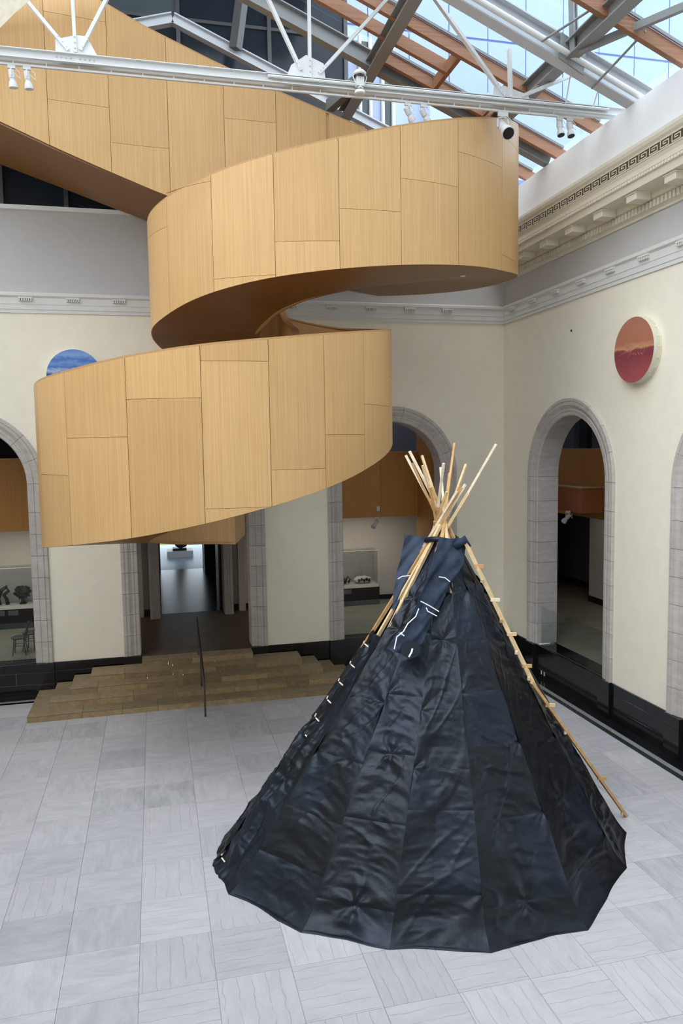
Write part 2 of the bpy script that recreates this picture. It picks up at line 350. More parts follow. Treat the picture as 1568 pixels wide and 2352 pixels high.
# black marble base, built of slabs
def marble_base():
    root=empty('baseboard_back'); tag(root,kind='structure'); g=.002
    def run(a0,a1,P,joints,proj=.035):
        for (z0,z1,off) in ((0,.30,.0),(.30,.60,.55),(.60,ZB,.2)):
            a=a0; L=[a0]; k=a0+joints*(.4+off)
            while k<a1-.25: L.append(k); k+=joints*(.8+.4*random.random())
            L.append(a1)
            for q in range(len(L)-1):
                P(L[q]+g,L[q+1]-g,proj,z0+g,z1-g)
    def back(a0,a1,p,z0,z1): MB().bbox(a0,a1,-p,.05,z0,z1,.003).build('marble_slab',M['marble'],root)
    ends=[-17.6]
    for c in BC:
        run(ends[-1],c-BR-.02,back,1.1)
        run(c-BR-.02,c-BR+.44,back,.9,.10); 
        if c!=BC[1]: run(c-BR+.44,c+BR-.44,back,1.2,.02)
        run(c+BR-.44,c+BR+.02,back,.9,.10); ends.append(c+BR+.02)
    run(ends[-1],-.04,back,1.1)
    rr=empty('baseboard_right'); tag(rr,kind='structure')
    def right(a0,a1,p,z0,z1): MB().bbox(-p,.05,a0,a1,z0,z1,.003).build('marble_slab',M['marble'],rr)
    e=-12.0
    for c in (RC[1],RC[0]):
        run(e,c-RR-.02,right,1.1) if e<c-RR-.3 else None
        run(c-RR-.02,c-RR+.44,right,.9,.10); run(c-RR+.44,c+RR-.44,right,1.2,.02); run(c+RR-.44,c+RR+.02,right,.9,.10); e=c+RR+.02
    run(e,-.04,right,1.1)
    for k,y in enumerate((-2.32,-2.47)): MB().bbox(-.026,-.019,y-.028,y+.028,.10,.2,.002).build('outlet_plate',M['label'] if 0 else M['white_metal'],rr)
marble_base()

# ------------------------------------------------------------------ floor
def build_floor():
    root=side_box('floor',-17.6,0,-18.6,0,-.3,-.012,M['grout'])
    px,py=.88,.92; gx,gy=-9.215,-9.77; gap=.0018
    mats={'x':tile_mat('veined_marble_across',(.46,.45,.465),(.545,.535,.55),(.32,.295,.31),1.9,'x'),'y':tile_mat('veined_marble_along',(.46,.45,.465),(.545,.535,.55),(.32,.295,.31),1.9,'y'),
          'px':tile_mat('clouded_marble_across',(.41,.405,.425),(.56,.55,.57),None,0,'x'),'py':tile_mat('clouded_marble_along',(.41,.405,.425),(.56,.55,.57),None,0,'y'),'d':tile_mat('grey_streaked_marble',(.33,.33,.35),(.52,.515,.53),None,0,'y')}
    cache={}
    def tile(x0,x1,y0,y1,k):
        w,h=round(x1-x0,3),round(y1-y0,3); key=(w,h,k)
        if key not in cache:
            o=MB().bbox(-w/2+gap,w/2-gap,-h/2+gap,h/2-gap,-.012,0,.0015).build('floor_tile',mats[k],root); cache[key]=o; o.location=((x0+x1)/2,(y0+y1)/2,0)
        else: dup(cache[key],'floor_tile',((x0+x1)/2,(y0+y1)/2,0),root)
    X0,X1,Y0,Y1=-17.2,-.57,-13.6,-.45
    nx0=math.floor((X0-gx)/px); nx1=math.ceil((X1-gx)/px); ny0=math.floor((Y0-gy)/py); ny1=math.ceil((Y1-gy)/py)
    for i in range(nx0,nx1):
        for j in range(ny0,ny1):
            a0,a1=max(X0,gx+i*px),min(X1,gx+(i+1)*px); b0,b1=max(-99,gy+j*py),min(Y1,gy+(j+1)*py)
            if a1-a0<.05 or b1-b0<.05: continue
            if a1<-14.6: continue
            par=(i+j)%2==0; r=random.random(); vx=gx+(i+.5)*px; vy=gy+(j+.5)*py
            veined=(-10.2<vx<-4 and vy<-6.8) or r<.12
            k=('x' if par else 'y') if veined else ('d' if r>.965 else ('px' if par else 'py'))
            tile(a0,a1,b0,b1,k)
    # border strips along the back and right walls
    def strip(name,mat,a,b,L,zz=0):
        # a..b distance from the wall
        k=-.04
        while k>-13.5:
            k2=max(k-L,-13.5); MB().bbox(-b+.001,-a-.001,k2+.001,k-.001,-.012,zz,.001).build(name,mat,root); k=k2
        k=-.6
        while k>-15:
            k2=max(k-L,-15); MB().bbox(k2+.001,k-.001,-b+.001,-a-.001,-.012,zz,.001).build(name,mat,root); k=k2
    strip('black_border_tile',M['marble'],.0,.32,.95); strip('grey_border_strip',M['grey_strip'],.32,.44,1.4); strip('green_border_strip',M['green_marble'],.44,.57,1.4)
build_floor()

# ------------------------------------------------------------------ stone steps
def build_steps():
    root=empty('stone_steps',(-8.77,-1,0)); tag(root,'tan stone steps rising to the central doorway, five stacked treads','steps')
    xl=[-12.72,-12.28,-11.86,-11.42,-10.19]; xr=[-4.82,-5.22,-5.66,-6.12,-7.36]; yf=[-2.05,-1.65,-1.25,-.85,-.45]; H=.16; g=.0015
    for i in range(5):
        st=empty('step',(-8.77,yf[i],H*i)); adopt(st,root)
        z0,z1=H*i,H*(i+1); ynext=yf[i+1]+.02 if i<4 else -.02
        x=xl[i]
        while x<xr[i]-.01:
            L=.55+.75*random.random(); x2=x+L
            if xr[i]-x2<.4: x2=xr[i]
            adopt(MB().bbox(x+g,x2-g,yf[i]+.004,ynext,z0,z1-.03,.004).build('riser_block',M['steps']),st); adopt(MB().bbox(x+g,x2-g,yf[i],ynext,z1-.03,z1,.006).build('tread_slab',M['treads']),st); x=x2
        if i<4:
            for a,b in ((xl[i],xl[i+1]+.02),(xr[i+1]-.02,xr[i])):
                y=ynext
                while y<-.12:
                    y2=y+.5+.3*random.random()
                    if -.1-y2<.3: y2=-.105
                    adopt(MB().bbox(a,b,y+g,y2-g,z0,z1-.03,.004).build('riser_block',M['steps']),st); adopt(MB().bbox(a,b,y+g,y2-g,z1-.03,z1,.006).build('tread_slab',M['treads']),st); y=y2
    h=empty('handrail',(-8.77,-2.6,0)); tag(h,'thin dark metal handrail standing down the middle of the stone steps','handrail')
    adopt(MB().beam((-8.77,-2.75,0),(-8.77,-2.75,.88),.022,.045).build('post',M['rail']),h)
    adopt(MB().beam((-8.77,-.3,.8),(-8.77,-.3,1.66),.022,.045).build('post',M['rail']),h)
    adopt(MB().beam((-8.77,-1.45,.32),(-8.77,-1.45,1.28),.022,.045).build('post',M['rail']),h)
    adopt(MB().beam((-8.77,-2.78,.88),(-8.77,-.1,1.74),.045,.03,up=(1,0,0)).build('rail_bar',M['rail']),h)
build_steps()

# ------------------------------------------------------------------ mouldings on the walls
def sweep_x(name,prof,a0,a1,axis,mat,parent=None):
    mb=MB(); P=(lambda a,p,z:(-p,a,z)) if axis=='x' else (lambda a,p,z:(a,-p,z))
    mb.prism([P(a0,p,z) for p,z in prof],Vector(P(a1,0,0))-Vector(P(a0,0,0))); return mb.build(name,mat,parent)
band=[(-.01,9.5),(.03,9.5),(.03,9.58),(.045,9.585),(.045,9.70),(.055,9.705),(.055,9.86),(.10,9.90),(.10,9.96),(.06,9.985),(-.01,9.985)]
tb=sweep_x('trim_6',band,-17.6,-.0,'y',M['white_mould']); tag(tb,kind='structure')
tr=sweep_x('trim_7',band,-18.6,-.0,'x',M['white_mould']); tag(tr,kind='structure')
def regula(parent,axis,c):
    P=(lambda a,p,z:(-p,a,z)) if axis=='x' else (lambda a,p,z:(a,-p,z)); mb=MB()
    def b(a0,a1,p0,p1,z0,z1):
        q0,q1=P(a0,p0,z0),P(a1,p1,z1); mb.box(min(q0[0],q1[0]),max(q0[0],q1[0]),min(q0[1],q1[1]),max(q0[1],q1[1]),z0,z1)
    b(c-.16,c+.16,.05,.125,9.83,9.865)
    for k in range(6): a=c-.13+k*.052; b(a-.016,a+.016,.05,.115,9.775,9.83)
    mb.build('guttae_block',M['white_mould'],parent)
for k in range(14): regula(tb,'y',-1.73-1.085*k)
for k in range(9): regula(tr,'x',-.65-1.157*k)
cor=[(-.01,10.62),(.04,10.62),(.05,10.665),(.09,10.69),(.09,10.83),(.15,10.86),(.16,10.98),(.56,10.99),(.57,11.13),(.60,11.14),(.60,11.20),(.615,11.21),(.615,11.30),(.64,11.36),(.66,11.375),(.66,11.575),(.70,11.62),(.72,11.68),(.72,11.74),(.5,11.75),(-.01,11.75)]
tc=sweep_x('trim_8',cor,-18.6,-.0,'x',M['ivory_mould']); tag(tc,kind='structure')
tf=tag(MB().box(-.64,-.45,-18.6,-.0,11.75,12.56).build('trim_9',M['fascia']),kind='structure')
def cornice_parts():
    mb=MB().bbox(-.34,0,-.16,.16,-.15,.0,.01); mb.bbox(-.36,0,-.175,.175,-.03,.0,.004)
    p=mb.build('modillion',M['ivory_mould'],tc); 
    ys=[-.80-1.157*k for k in range(9)]
    p.location=(-.16,ys[0],10.985)
    for y in ys[1:]: dup(p,'modillion',(-.16,y,10.985),tc)
    d=MB(); y=-.1
    while y>-11: d.box(-.14,-.08,y-.075,y,10.70,10.825); y-=.115
    tag(d.build('dentils',M['ivory_mould'],tc),kind='stuff')
    e=MB(); y=-.1
    while y>-11: e.box(-.62,-.60,y-.055,y,11.145,11.195); y-=.085
    tag(e.build('egg_and_dart',M['ivory_mould'],tc),kind='stuff')
    MB().box(-.664,-.655,-11,-.1,11.395,11.56).build('fret_ground',M['key_dark'],tc)
    L=.3; t=.016; h=.155; k=MB()
    def seg(a0,a1,b0,b1): k.box(-.006,.0,-a1,-a0,b0,b1)
    seg(0,L,h-t,h); seg(0,t,0,h-t); seg(0,L*.8,0,t); seg(L*.8-t,L*.8,t,h*.7); seg(L*.25,L*.8-t,h*.7-t,h*.7); seg(L*.25,L*.25+t,h*.33,h*.7-t); seg(L*.25+t,L*.55,h*.33,h*.33+t)
    q=k.build('fret_key',M['ivory_mould'],tc); q.location=(-.664,-.12,11.40)
    for i in range(1,34): dup(q,'fret_key',(-.664,-.12-.315*i,11.40),tc)
cornice_parts()
tt=tag(MB().box(-17.6,-8.6,-.08,.3,11.93,12.03).build('trim_10',M['fascia']),kind='structure')

# ------------------------------------------------------------------ galleries behind the arches
def galleries():
    S=side_box
    S('floor_gallery_west',-18,-11.3,.58,5.0,.5,.8,M['gal_floor']); S('floor_gallery_centre',-11.3,-6.2,.58,5.0,.5,.8,M['brown_floor']); S('floor_gallery_east',-6.2,6.5,.58,5.0,.5,.8,M['gal_floor'])
    S('floor_gallery_right',.58,6.5,-14,.58,.5,.8,M['gal_floor'])
    for n,(x0,x1,y0,y1) in enumerate(((-10.25,-7.3,-.03,.6),)): S('floor_threshold',x0,x1,y0,y1,.62,.8,M['brown_floor'])
    for c in (BC[0],BC[2]): S('floor_sill_back',c-1.44,c+1.44,.02,.6,.6,.8,M['marble'])
    for c in RC[:2]: S('floor_sill_right',.02,.6,c-1.53,c+1.53,.6,.8,M['marble'])
    # back gallery wall with the central doorway
    S('wall_gallery_back_west',-18,-10.0,5.0,5.3,.8,4.0,M['gal_wall']); S('wall_gallery_back_east',-7.38,3.2,5.0,5.3,.8,4.0,M['gal_wall'])
    S('wall_gallery_back_lintel',-10.0,-7.38,5.0,5.3,3.6,4.0,M['gal_wall'])
    S('baseboard_gallery_back',-18,-10.0,4.97,5.0,.8,.98,M['plinth']); S('baseboard_gallery_east',-7.38,3.2,4.97,5.0,.8,.98,M['plinth'])
    for n,(a,b) in enumerate(((-10.0,-9.68),(-7.66,-7.38))):
        mb=MB(); mb.box(a,b,4.3,5.35,.8,4.0)
        for k in range(3): mb.box(a+.04+k*.08,a+.08+k*.08,4.28,4.3,.8,4.0)
        tag(mb.build('trim_1%d'%(n+1),M['stone']),kind='structure')
    for n,(a,b) in enumerate(((-10.55,-10.2),(-7.16,-6.95))): tag(MB().box(a,b,4.7,5.0,.8,4.0).build('trim_1%d'%(n+3),M['stone']),kind='structure')
    # bulkheads of the upper level
    def bulk(name,a0,a1,axis):
        root=empty(name); tag(root,kind='structure'); a=a0
        while a<a1-.01:
            b=min(a1,a+1.22)
            (MB().box(a+.003,b-.003,2.4,2.5,3.95,5.93) if axis=='y' else MB().box(2.6,2.7,a+.003,b-.003,3.95,5.93)).build('veneer_panel',M['wood_deep'],root); a=b
        (MB().box(a0,a1,2.39,2.53,5.93,5.97) if axis=='y' else MB().box(2.59,2.73,a0,a1,5.93,5.97)).build('cap_rail',M['wood_rim'],root)
    bulk('trim_15',-17.6,-1.7,'y'); bulk('trim_16',-12,2.2,'x')
    S('ceiling_gallery_back',-18,3.0,2.5,8,3.97,4.3,M['gal_dark']); S('ceiling_gallery_right',2.7,7,-14,8,3.97,4.3,M['gal_dark'])
    S('wall_upper_back',-18,7,8,8.2,4.3,9.5,M['gal_dark']); S('wall_upper_right',7,7.2,-14,8.2,.8,9.5,M['gal_dark'])
    S('ceiling_upper_back',-18.2,7.2,.6,8.2,9.5,9.7,M['gal_dark']); S('ceiling_upper_right',.6,7.2,-14,.6,9.5,9.7,M['gal_dark'])
    S('wall_gallery_west',-18.2,-18,.0,8.2,.5,9.5,M['gal_wall']); S('wall_gallery_south',.6,7,-14.2,-14,.5,9.5,M['gal_wall'])
    # dark red wood pier beside the right back arch
    S('wall_pier_wood',-1.75,-1.1,1.3,2.5,.8,9.5,M['wood_deep'])
    # right gallery walls
    S('wall_gallery_north',3.2,7,8,8.2,.5,4.3,M['gal_dark']); S('wall_gallery_return',3.2,3.4,5.3,8,.8,4.0,M['gal_wall']); S('floor_gallery_corner',3.2,6.5,5.0,8,.5,.8,M['gal_floor'])
    S('wall_gallery_right',5.5,5.7,-14,8,.8,4.0,M['gal_dark']); S('baseboard_gallery_right',5.46,5.5,-14,8,.8,1.06,M['plinth'])
    S('wall_gallery_pier',4.4,5.5,-8,2.6,.8,4.0,M['gal_wall']); S('baseboard_gallery_pier',4.37,4.4,-8,2.6,.8,1.0,M['plinth'])
    # reddish balustrade box
    bx=empty('balcony_box',(2.1,-.4,4.2)); tag(bx,'reddish veneered balcony box jutting out behind the right wall arch','balcony')
    adopt(MB().box(1.6,2.595,-1.5,1.2,4.22,4.9).build('box_body',M['wood_red']),bx); adopt(MB().box(1.58,2.595,-1.53,1.2,4.9,4.94).build('box_rim',M['wood_rim']),bx)
    tag(MB().bbox(3.9,4.1,2.05,2.5,4.3,9.4,.01).build('upper_column',M['plinth']),'black square column standing on the upper level behind the right wall arch','column')
    pn=tag(MB().box(4.3,4.36,.2,1.9,4.35,7.4).build('wall_text_panel',M['pale_glass']),'pale wall panel with small black text on the upper level','panel')
    for k,(y,z,wd,hh) in enumerate(((1.72,6.75,.05,.05),(1.55,6.75,.10,.05),(1.72,6.45,.05,.06),(1.55,6.52,.03,.12),(1.50,6.45,.12,.03),(1.35,6.8,.06,.04))): MB().box(4.29,4.299,y-wd/2,y+wd/2,z,z+hh).build('printed_mark',M['plinth'],pn)
    # room beyond, bright room, window
    S('floor_passage',-11.5,-6.0,5.0,14.1,.5,.8,M['wood_floor']); S('wall_passage_west',-11.7,-11.5,5.3,14,.8,4.2,M['gal_dark']); S('wall_passage_east',-6.0,-5.8,5.3,14,.8,4.2,M['gal_dark'])
    S('ceiling_passage',-11.7,-5.8,5.3,14.2,4.2,4.4,M['gal_dark'])
    S('wall_passage_end_west',-11.7,-9.6,14,14.2,.8,4.2,M['gal_dark']); S('wall_passage_end_east',-7.76,-5.8,14,14.2,.8,4.2,M['gal_dark']); S('wall_passage_end_top',-9.6,-7.76,14,14.2,3.4,4.2,M['gal_dark'])
    S('ceiling_bright_room',-13.2,-3.8,14.2,22.2,5,5.2,M['gal_wall']); S('floor_bright_room',-13,-4,14.1,23,.5,.8,M['cool_floor']); S('wall_bright_west',-13.2,-13,14.2,23,.8,5,M['gal_wall']); S('wall_bright_east',-4,-3.8,14.2,23,.8,5,M['gal_wall'])
    S('wall_bright_end',-13.2,-3.8,22.9,23.1,2.7,5.2,M['gal_wall']); S('ground_outside',-40,30,23,80,.2,.5,M['lawn'])  # end wall above the window added to dim the room and floor reflection
    for n,(x,y0,y1) in enumerate(((-9.68,5.4,6.5),(-7.72,5.4,6.55),(-7.72,13.0,14.0))):
        d=tag(MB().bbox(x-.03,x+.03,y0,y1,.81,3.55,.004).build('door_%d'%(n+1),M['plinth']),kind='structure')
        if n: 
            MB().tube([(x-.07,y0+.12,1.6),(x-.07,y0+.12,2.3)],.012,8).build('door_handle',M['bolt'],d)
galleries()

# glass guards standing in the arches
def guard(name,axis,a0,a1,off,label,n=2):
    root=empty(name,((a0+a1)/2,off,ZB) if axis=='y' else (off,(a0+a1)/2,ZB)); tag(root,label,'glass guard'); L=(a1-a0)/n
    for k in range(n):
        s,e=a0+k*L+.004,a0+(k+1)*L-.004
        adopt((MB().box(s,e,off,off+.014,.8,1.87) if axis=='y' else MB().box(off,off+.014,s,e,.8,1.87)).build('glass_pane',M['glass']),root)
    adopt((MB().box(a0,a1,off-.02,off+.034,.8,.835) if axis=='y' else MB().box(off-.02,off+.034,a0,a1,.8,.835)).build('base_channel',M['rail']),root)
guard('glass_guard','x',RC[0]-1.52,RC[0]+1.36,.06,'clear glass guard of two panes across the right wall arch near the corner')
guard('glass_guard','x',RC[1]-1.5,RC[1]+1.5,.06,'clear glass guard in the arch cut by the right picture edge')
guard('glass_guard','y',BC[2]-1.43,BC[2]+1.43,.08,'clear glass guard in the back wall arch behind the tipi')
guard('glass_guard','y',BC[0]-1.43,BC[0]+1.43,.08,'clear glass guard in the back wall arch at the left edge')
guard('glass_screen','x',1.6,3.4,4.6,'x',1) if 0 else None

# ------------------------------------------------------------------ noise in numpy
LAT=RNG.rand(256,256)
def vnoise(x,y):
    x=np.asarray(x,float); y=np.asarray(y,float); xi=np.floor(x).astype(int); yi=np.floor(y).astype(int); u=x-xi; v=y-yi; u=u*u*(3-2*u); v=v*v*(3-2*v)
    a=LAT[xi%256,yi%256]; b=LAT[(xi+1)%256,yi%256]; c=LAT[xi%256,(yi+1)%256]; d=LAT[(xi+1)%256,(yi+1)%256]
    return (a*(1-u)+b*u)*(1-v)+(c*(1-u)+d*u)*v
def fbm(x,y,o=3):
    s=0;a=1;t=0
    for k in range(o): s=s+a*vnoise(x*2**k+17*k,y*2**k+31*k); t+=a; a*=.5
    return s/t

# ------------------------------------------------------------------ spiral staircase
LO=dict(cx=-8.352,cy=-4.15,a=3.522,b=3.55); UP=dict(cx=-5.601,cy=-3.35,a=4.05,b=3.0)
ZBT=[(-103,3.95),(-60,4.02),(0,4.27),(20,4.41),(40,4.56),(60,4.72),(80,4.95),(100,5.23),(120,5.54),(140,5.89),(160,6.19),(180,6.47),(220,6.98),(270,7.6),(320,8.2),(360,8.6),(380,8.75),(400,9.03),(420,9.24),(440,9.39),(460,9.52),(480,9.63),(500,9.70),(520,9.84),(540,9.95),(570,10.0),(605,10.05),(630,10.4)]
ZTT=[(-103,6.55),(-60,6.85),(0,7.32),(20,7.41),(40,7.48),(60,7.64),(80,7.79),(100,7.92),(120,8.08),(140,8.26),(160,8.44),(180,8.62),(215,8.95),(270,9.57),(320,10.35),(355,10.82),(370,10.88),(380,10.93),(400,11.12),(420,11.37),(440,11.66),(460,12.02),(480,12.38),(500,12.70),(512,12.86),(520,12.98),(535,12.85),(560,12.85),(605,13.15),(630,13.5)]
RAMPX=[(-5.601,-.35,-2.62,10.4,13.66),(-7.0,-.28,-2.64,10.9,14.10),(-8.2,-.25,-2.67,11.28,14.52),(-9.57,-.25,-2.73,11.73,15.03),(-10.62,-.25,-2.85,12.08,15.47),(-11.51,-.25,-2.97,12.39,15.86),(-12.43,-.25,-3.2,12.70,16.28),(-13.4,-.25,-3.45,13.03,16.72),(-15.6,-.25,-4.1,13.75,17.7)]
def itp(tab,x): return float(np.interp(x,[a for a,_ in tab],[b for _,b in tab]))
def smooth_itp(tab,x): return (itp(tab,x-6)+itp(tab,x-3)+itp(tab,x)+itp(tab,x+3)+itp(tab,x+6))/5
def cen(ph):
    t=min(1,max(0,(ph-185)/165)); t=t*t*(3-2*t); return {k:LO[k]*(1-t)+UP[k]*t for k in LO},t
def plan(ph,off=0.):
    c,t=cen(ph); r=math.radians(ph); return c['cx']-(c['a']-off)*math.cos(r), c['cy']-(c['b']-off)*math.sin(r)
def width(ph): _,t=cen(ph); return 2.0*(1-t)+2.27*t
def sbot(ph): return smooth_itp(ZBT,ph) if ph<600 else itp(ZBT,ph)
def stop_(ph): return smooth_itp(ZTT,ph) if ph<600 else itp(ZTT,ph)
def inner_top(ph):
    return stop_(ph)-.02 if ph<600 else float(np.interp(ph,[600,630],[13.35,13.66]))
def build_stair():
    root=empty('spiral_staircase',(-7,-3.5,4)); tag(root,'light wood veneered spiral staircase coiling up through the court to the roof','staircase')
    A=lambda o:adopt(o,root)
    st=[]   # stations: outer xy, inner xy, zb, zto, zti
    ph=-103.
    while ph<630: 
        st.append((plan(ph),plan(ph,width(ph)),sbot(ph),stop_(ph),inner_top(ph))); ph+=3
    for i in range(len(RAMPX)-1):
        for k in range(4):
            t=k/4; a,b=RAMPX[i],RAMPX[i+1]; q=[a[j]*(1-t)+b[j]*t for j in range(5)]
            st.append(((q[0],q[1]),(q[0],q[2]),q[3],q[4]-.1,q[4]))
    n=len(st)
    def offs(P,i,d):   # offset normal to path, d>0 towards right of travel
        a=Vector(P[max(i-1,0)]); b=Vector(P[min(i+1,n-1)]); t=(b-a).normalized(); return Vector(P[i])+Vector((t.y,-t.x))*d
    O=[s[0] for s in st]; I=[s[1] for s in st]
    # travel is counter-clockwise seen from above (left-front-right-back): outward of O is to the right
    th=.10
    def wall(path,zbs,zts,d0,d1,name,mat,parent,z_lo=0.,z_hi=0.,i0=0,i1=n):
        rows=[]
        for i in range(i0,i1):
            p0=offs(path,i,d0); p1=offs(path,i,d1); a,b=zbs[i]+z_lo,zts[i]+z_hi
            rows.append([(p0.x,p0.y,a),(p1.x,p1.y,a),(p1.x,p1.y,b),(p0.x,p0.y,b),(p0.x,p0.y,a)])
        mb=MB().grid(rows); k=len(rows)-1; mb.add([rows[0][j] for j in range(4)],[(0,1,2,3)]); mb.add([rows[k][j] for j in range(4)],[(0,1,2,3)])
        return adopt(mb.build(name,mat,auto=35),parent)
    zb=[s[2] for s in st]; zo=[s[3] for s in st]; zi=[s[4] for s in st]
    ow=wall(O,zb,zo,-.015,-.015-th,'outer_balustrade',M['wood'],root); iw=wall(I,zb,zi,.015,.015+th,'inner_balustrade',M['wood'],root)
    wall(O,zo,zo,.012,-.14,'handrail_cap',M['wood_rim'],root,0,.035); wall(I,zi,zi,-.012,.14,'handrail_cap',M['wood_rim'],root,0,.035)
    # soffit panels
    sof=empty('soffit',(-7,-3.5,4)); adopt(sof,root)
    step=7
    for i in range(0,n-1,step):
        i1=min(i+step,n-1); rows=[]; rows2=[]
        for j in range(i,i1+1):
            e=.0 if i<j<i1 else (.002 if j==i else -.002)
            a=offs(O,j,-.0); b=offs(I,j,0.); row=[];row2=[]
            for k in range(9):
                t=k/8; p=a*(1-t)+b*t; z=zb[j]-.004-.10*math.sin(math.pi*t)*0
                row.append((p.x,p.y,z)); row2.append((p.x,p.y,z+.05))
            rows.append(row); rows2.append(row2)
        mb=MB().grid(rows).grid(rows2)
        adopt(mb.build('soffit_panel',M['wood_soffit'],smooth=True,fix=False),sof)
    # treads: a stepped walking surface between the balustrades
    tr_=empty('treads',(-7,-3.5,4)); adopt(tr_,root)
    for i in range(1,n-3,3):
        mb=MB(); z=zb[i]+.55
        q=[offs(O,i,-.12),offs(O,i+3,-.12),offs(I,i+3,.12),offs(I,i,.12)]
        mb.prism([(p.x,p.y,z-.12) for p in q],(0,0,.12)); adopt(mb.build('tread',M['wood_rim']),tr_)
    # end caps
    for e,i in ((0,0),):
        a,b=Vector(O[i]),Vector(I[i]); A(MB().prism([(a.x,a.y,zb[i]),(b.x,b.y,zb[i]),(b.x,b.y,zb[i]+.8),(a.x,a.y,zb[i]+.8)],(.05,0,0)).build('end_board',M['wood']))
    # veneer panels on the visible faces
    g=.003
    def panel(parent,fn,p0,p1,zlo,zhi,nseg=8,out=.018):
        front=[];back=[]
        for k in range(nseg+1):
            t=p0+(p1-p0)*k/nseg; (x,y),(nx,ny)=fn(t); a,b=zlo(t),zhi(t)
            front.append([(x+nx*out,y+ny*out,a),(x+nx*out,y+ny*out,b)]); back.append([(x-nx*.012,y-ny*.012,a),(x-nx*.012,y-ny*.012,b)])
        if min(f[1][2]-f[0][2] for f in front)<-.02 and max(f[1][2]-f[0][2] for f in front)<.05: return
        rows=[]
        for f,b in zip(front,back): 
            if f[1][2]<f[0][2]+.004: f=[f[0],(f[1][0],f[1][1],f[0][2]+.004)]; b=[b[0],(b[1][0],b[1][1],b[0][2]+.004)]
            rows.append([f[0],f[1],b[1],b[0],f[0]])
        mb=MB().grid(rows); mb.add(rows[0][:4],[(0,1,2,3)]); mb.add(rows[-1][:4],[(0,1,2,3)])
        adopt(mb.build('veneer_panel',M['wood'],auto=35),parent)
    def ofn(ph):
        a=Vector(plan(ph-1)); b=Vector(plan(ph+1)); t=(b-a).normalized(); return plan(ph),(t.y,-t.x)
    def strips(fn,bounds,seams,lo,hi,parent,dg):
        for k in range(len(bounds)-1):
            p0,p1=bounds[k]+dg,bounds[k+1]-dg; ss=seams[k]; lev=[None]+list(ss)+[None]
            for q in range(len(lev)-1):
                zl=(lambda t,s=lev[q]: lo(t) if s is None else max(s+g,lo(t)))
                zh=(lambda t,s=lev[q+1]: hi(t) if s is None else min(s-g,hi(t)))
                panel(parent,fn,p0,p1,zl,zh)
    lo_b=[-103,-83,-63,-43,-23,-3,17.5,38.3,60.3,80.5,98.2,114.9,131.4,151,170,188,206]
    lo_s=[[5.2],[5.8],[5.2],[5.8],[5.2],[],[5.75],[6.38],[6.98],[5.2,7.56],[5.8],[6.37],[6.92],[7.5],[8.1],[]]
    strips(ofn,lo_b,lo_s,sbot,stop_,ow,.08)
    up_b=[206,226,246,266,286,306,326,346,364.5,384.6,404.4,423.2,440.2,456.7,474.9,495.8,514,533,552,571,590,610,630]
    up_s=[[8.0],[8.6],[7.9],[8.5],[9.1],[9.0],[9.6],[10.0],[10.45],[11.07],[9.3],[9.88],[10.45],[11.05],[11.70],[10.0,12.33],[11.0],[11.6],[12.2],[11.0],[11.6],[12.2]]
    strips(ofn,up_b,up_s,sbot,stop_,ow,.07)
    # ramp inner face, facing the court
    rx=[r[0] for r in RAMPX][::-1]; ry=[r[2] for r in RAMPX][::-1]; rz=[r[3] for r in RAMPX][::-1]; rt=[r[4] for r in RAMPX][::-1]
    def rfn(x):
        y=float(np.interp(x,rx,ry)); dy=float(np.interp(x+.2,rx,ry))-float(np.interp(x-.2,rx,ry)); v=Vector((dy,-.4)).normalized(); return (x,y),(v.x,v.y)
    rb=[-15.5,-14.0,-12.8,-11.55,-10.35,-9.15,-7.95,-6.8,-5.65]; rs=[[14.3],[14.9],[14.08],[13.3,15.0],[12.6],[14.1],[13.35],[12.75]]
    strips(rfn,rb,rs,lambda x: float(np.interp(x,rx,rz)),lambda x: float(np.interp(x,rx,rt)),iw,.005)
    def ifn(ph):
        c,t=cen(ph); w_=width(ph); a=Vector(plan(ph-1,w_)); b=Vector(plan(ph+1,w_)); t=(b-a).normalized(); return plan(ph,w_),(-t.y,t.x)
    strips(ifn,[540,570,600,629.5],[[11.4],[12.0],[12.75]],sbot,inner_top,iw,.2)
    # two small downlights in the landing soffit
    for x,y in ((-4.85,-5.5),(-3.3,-4.9)):
        A(MB().lathe([(.055,-.012),(.055,.01)],(x,y,itp(ZBT,470 if x<-4 else 495)-.01),n=16).build('downlight',M['white_metal']))
build_stair()

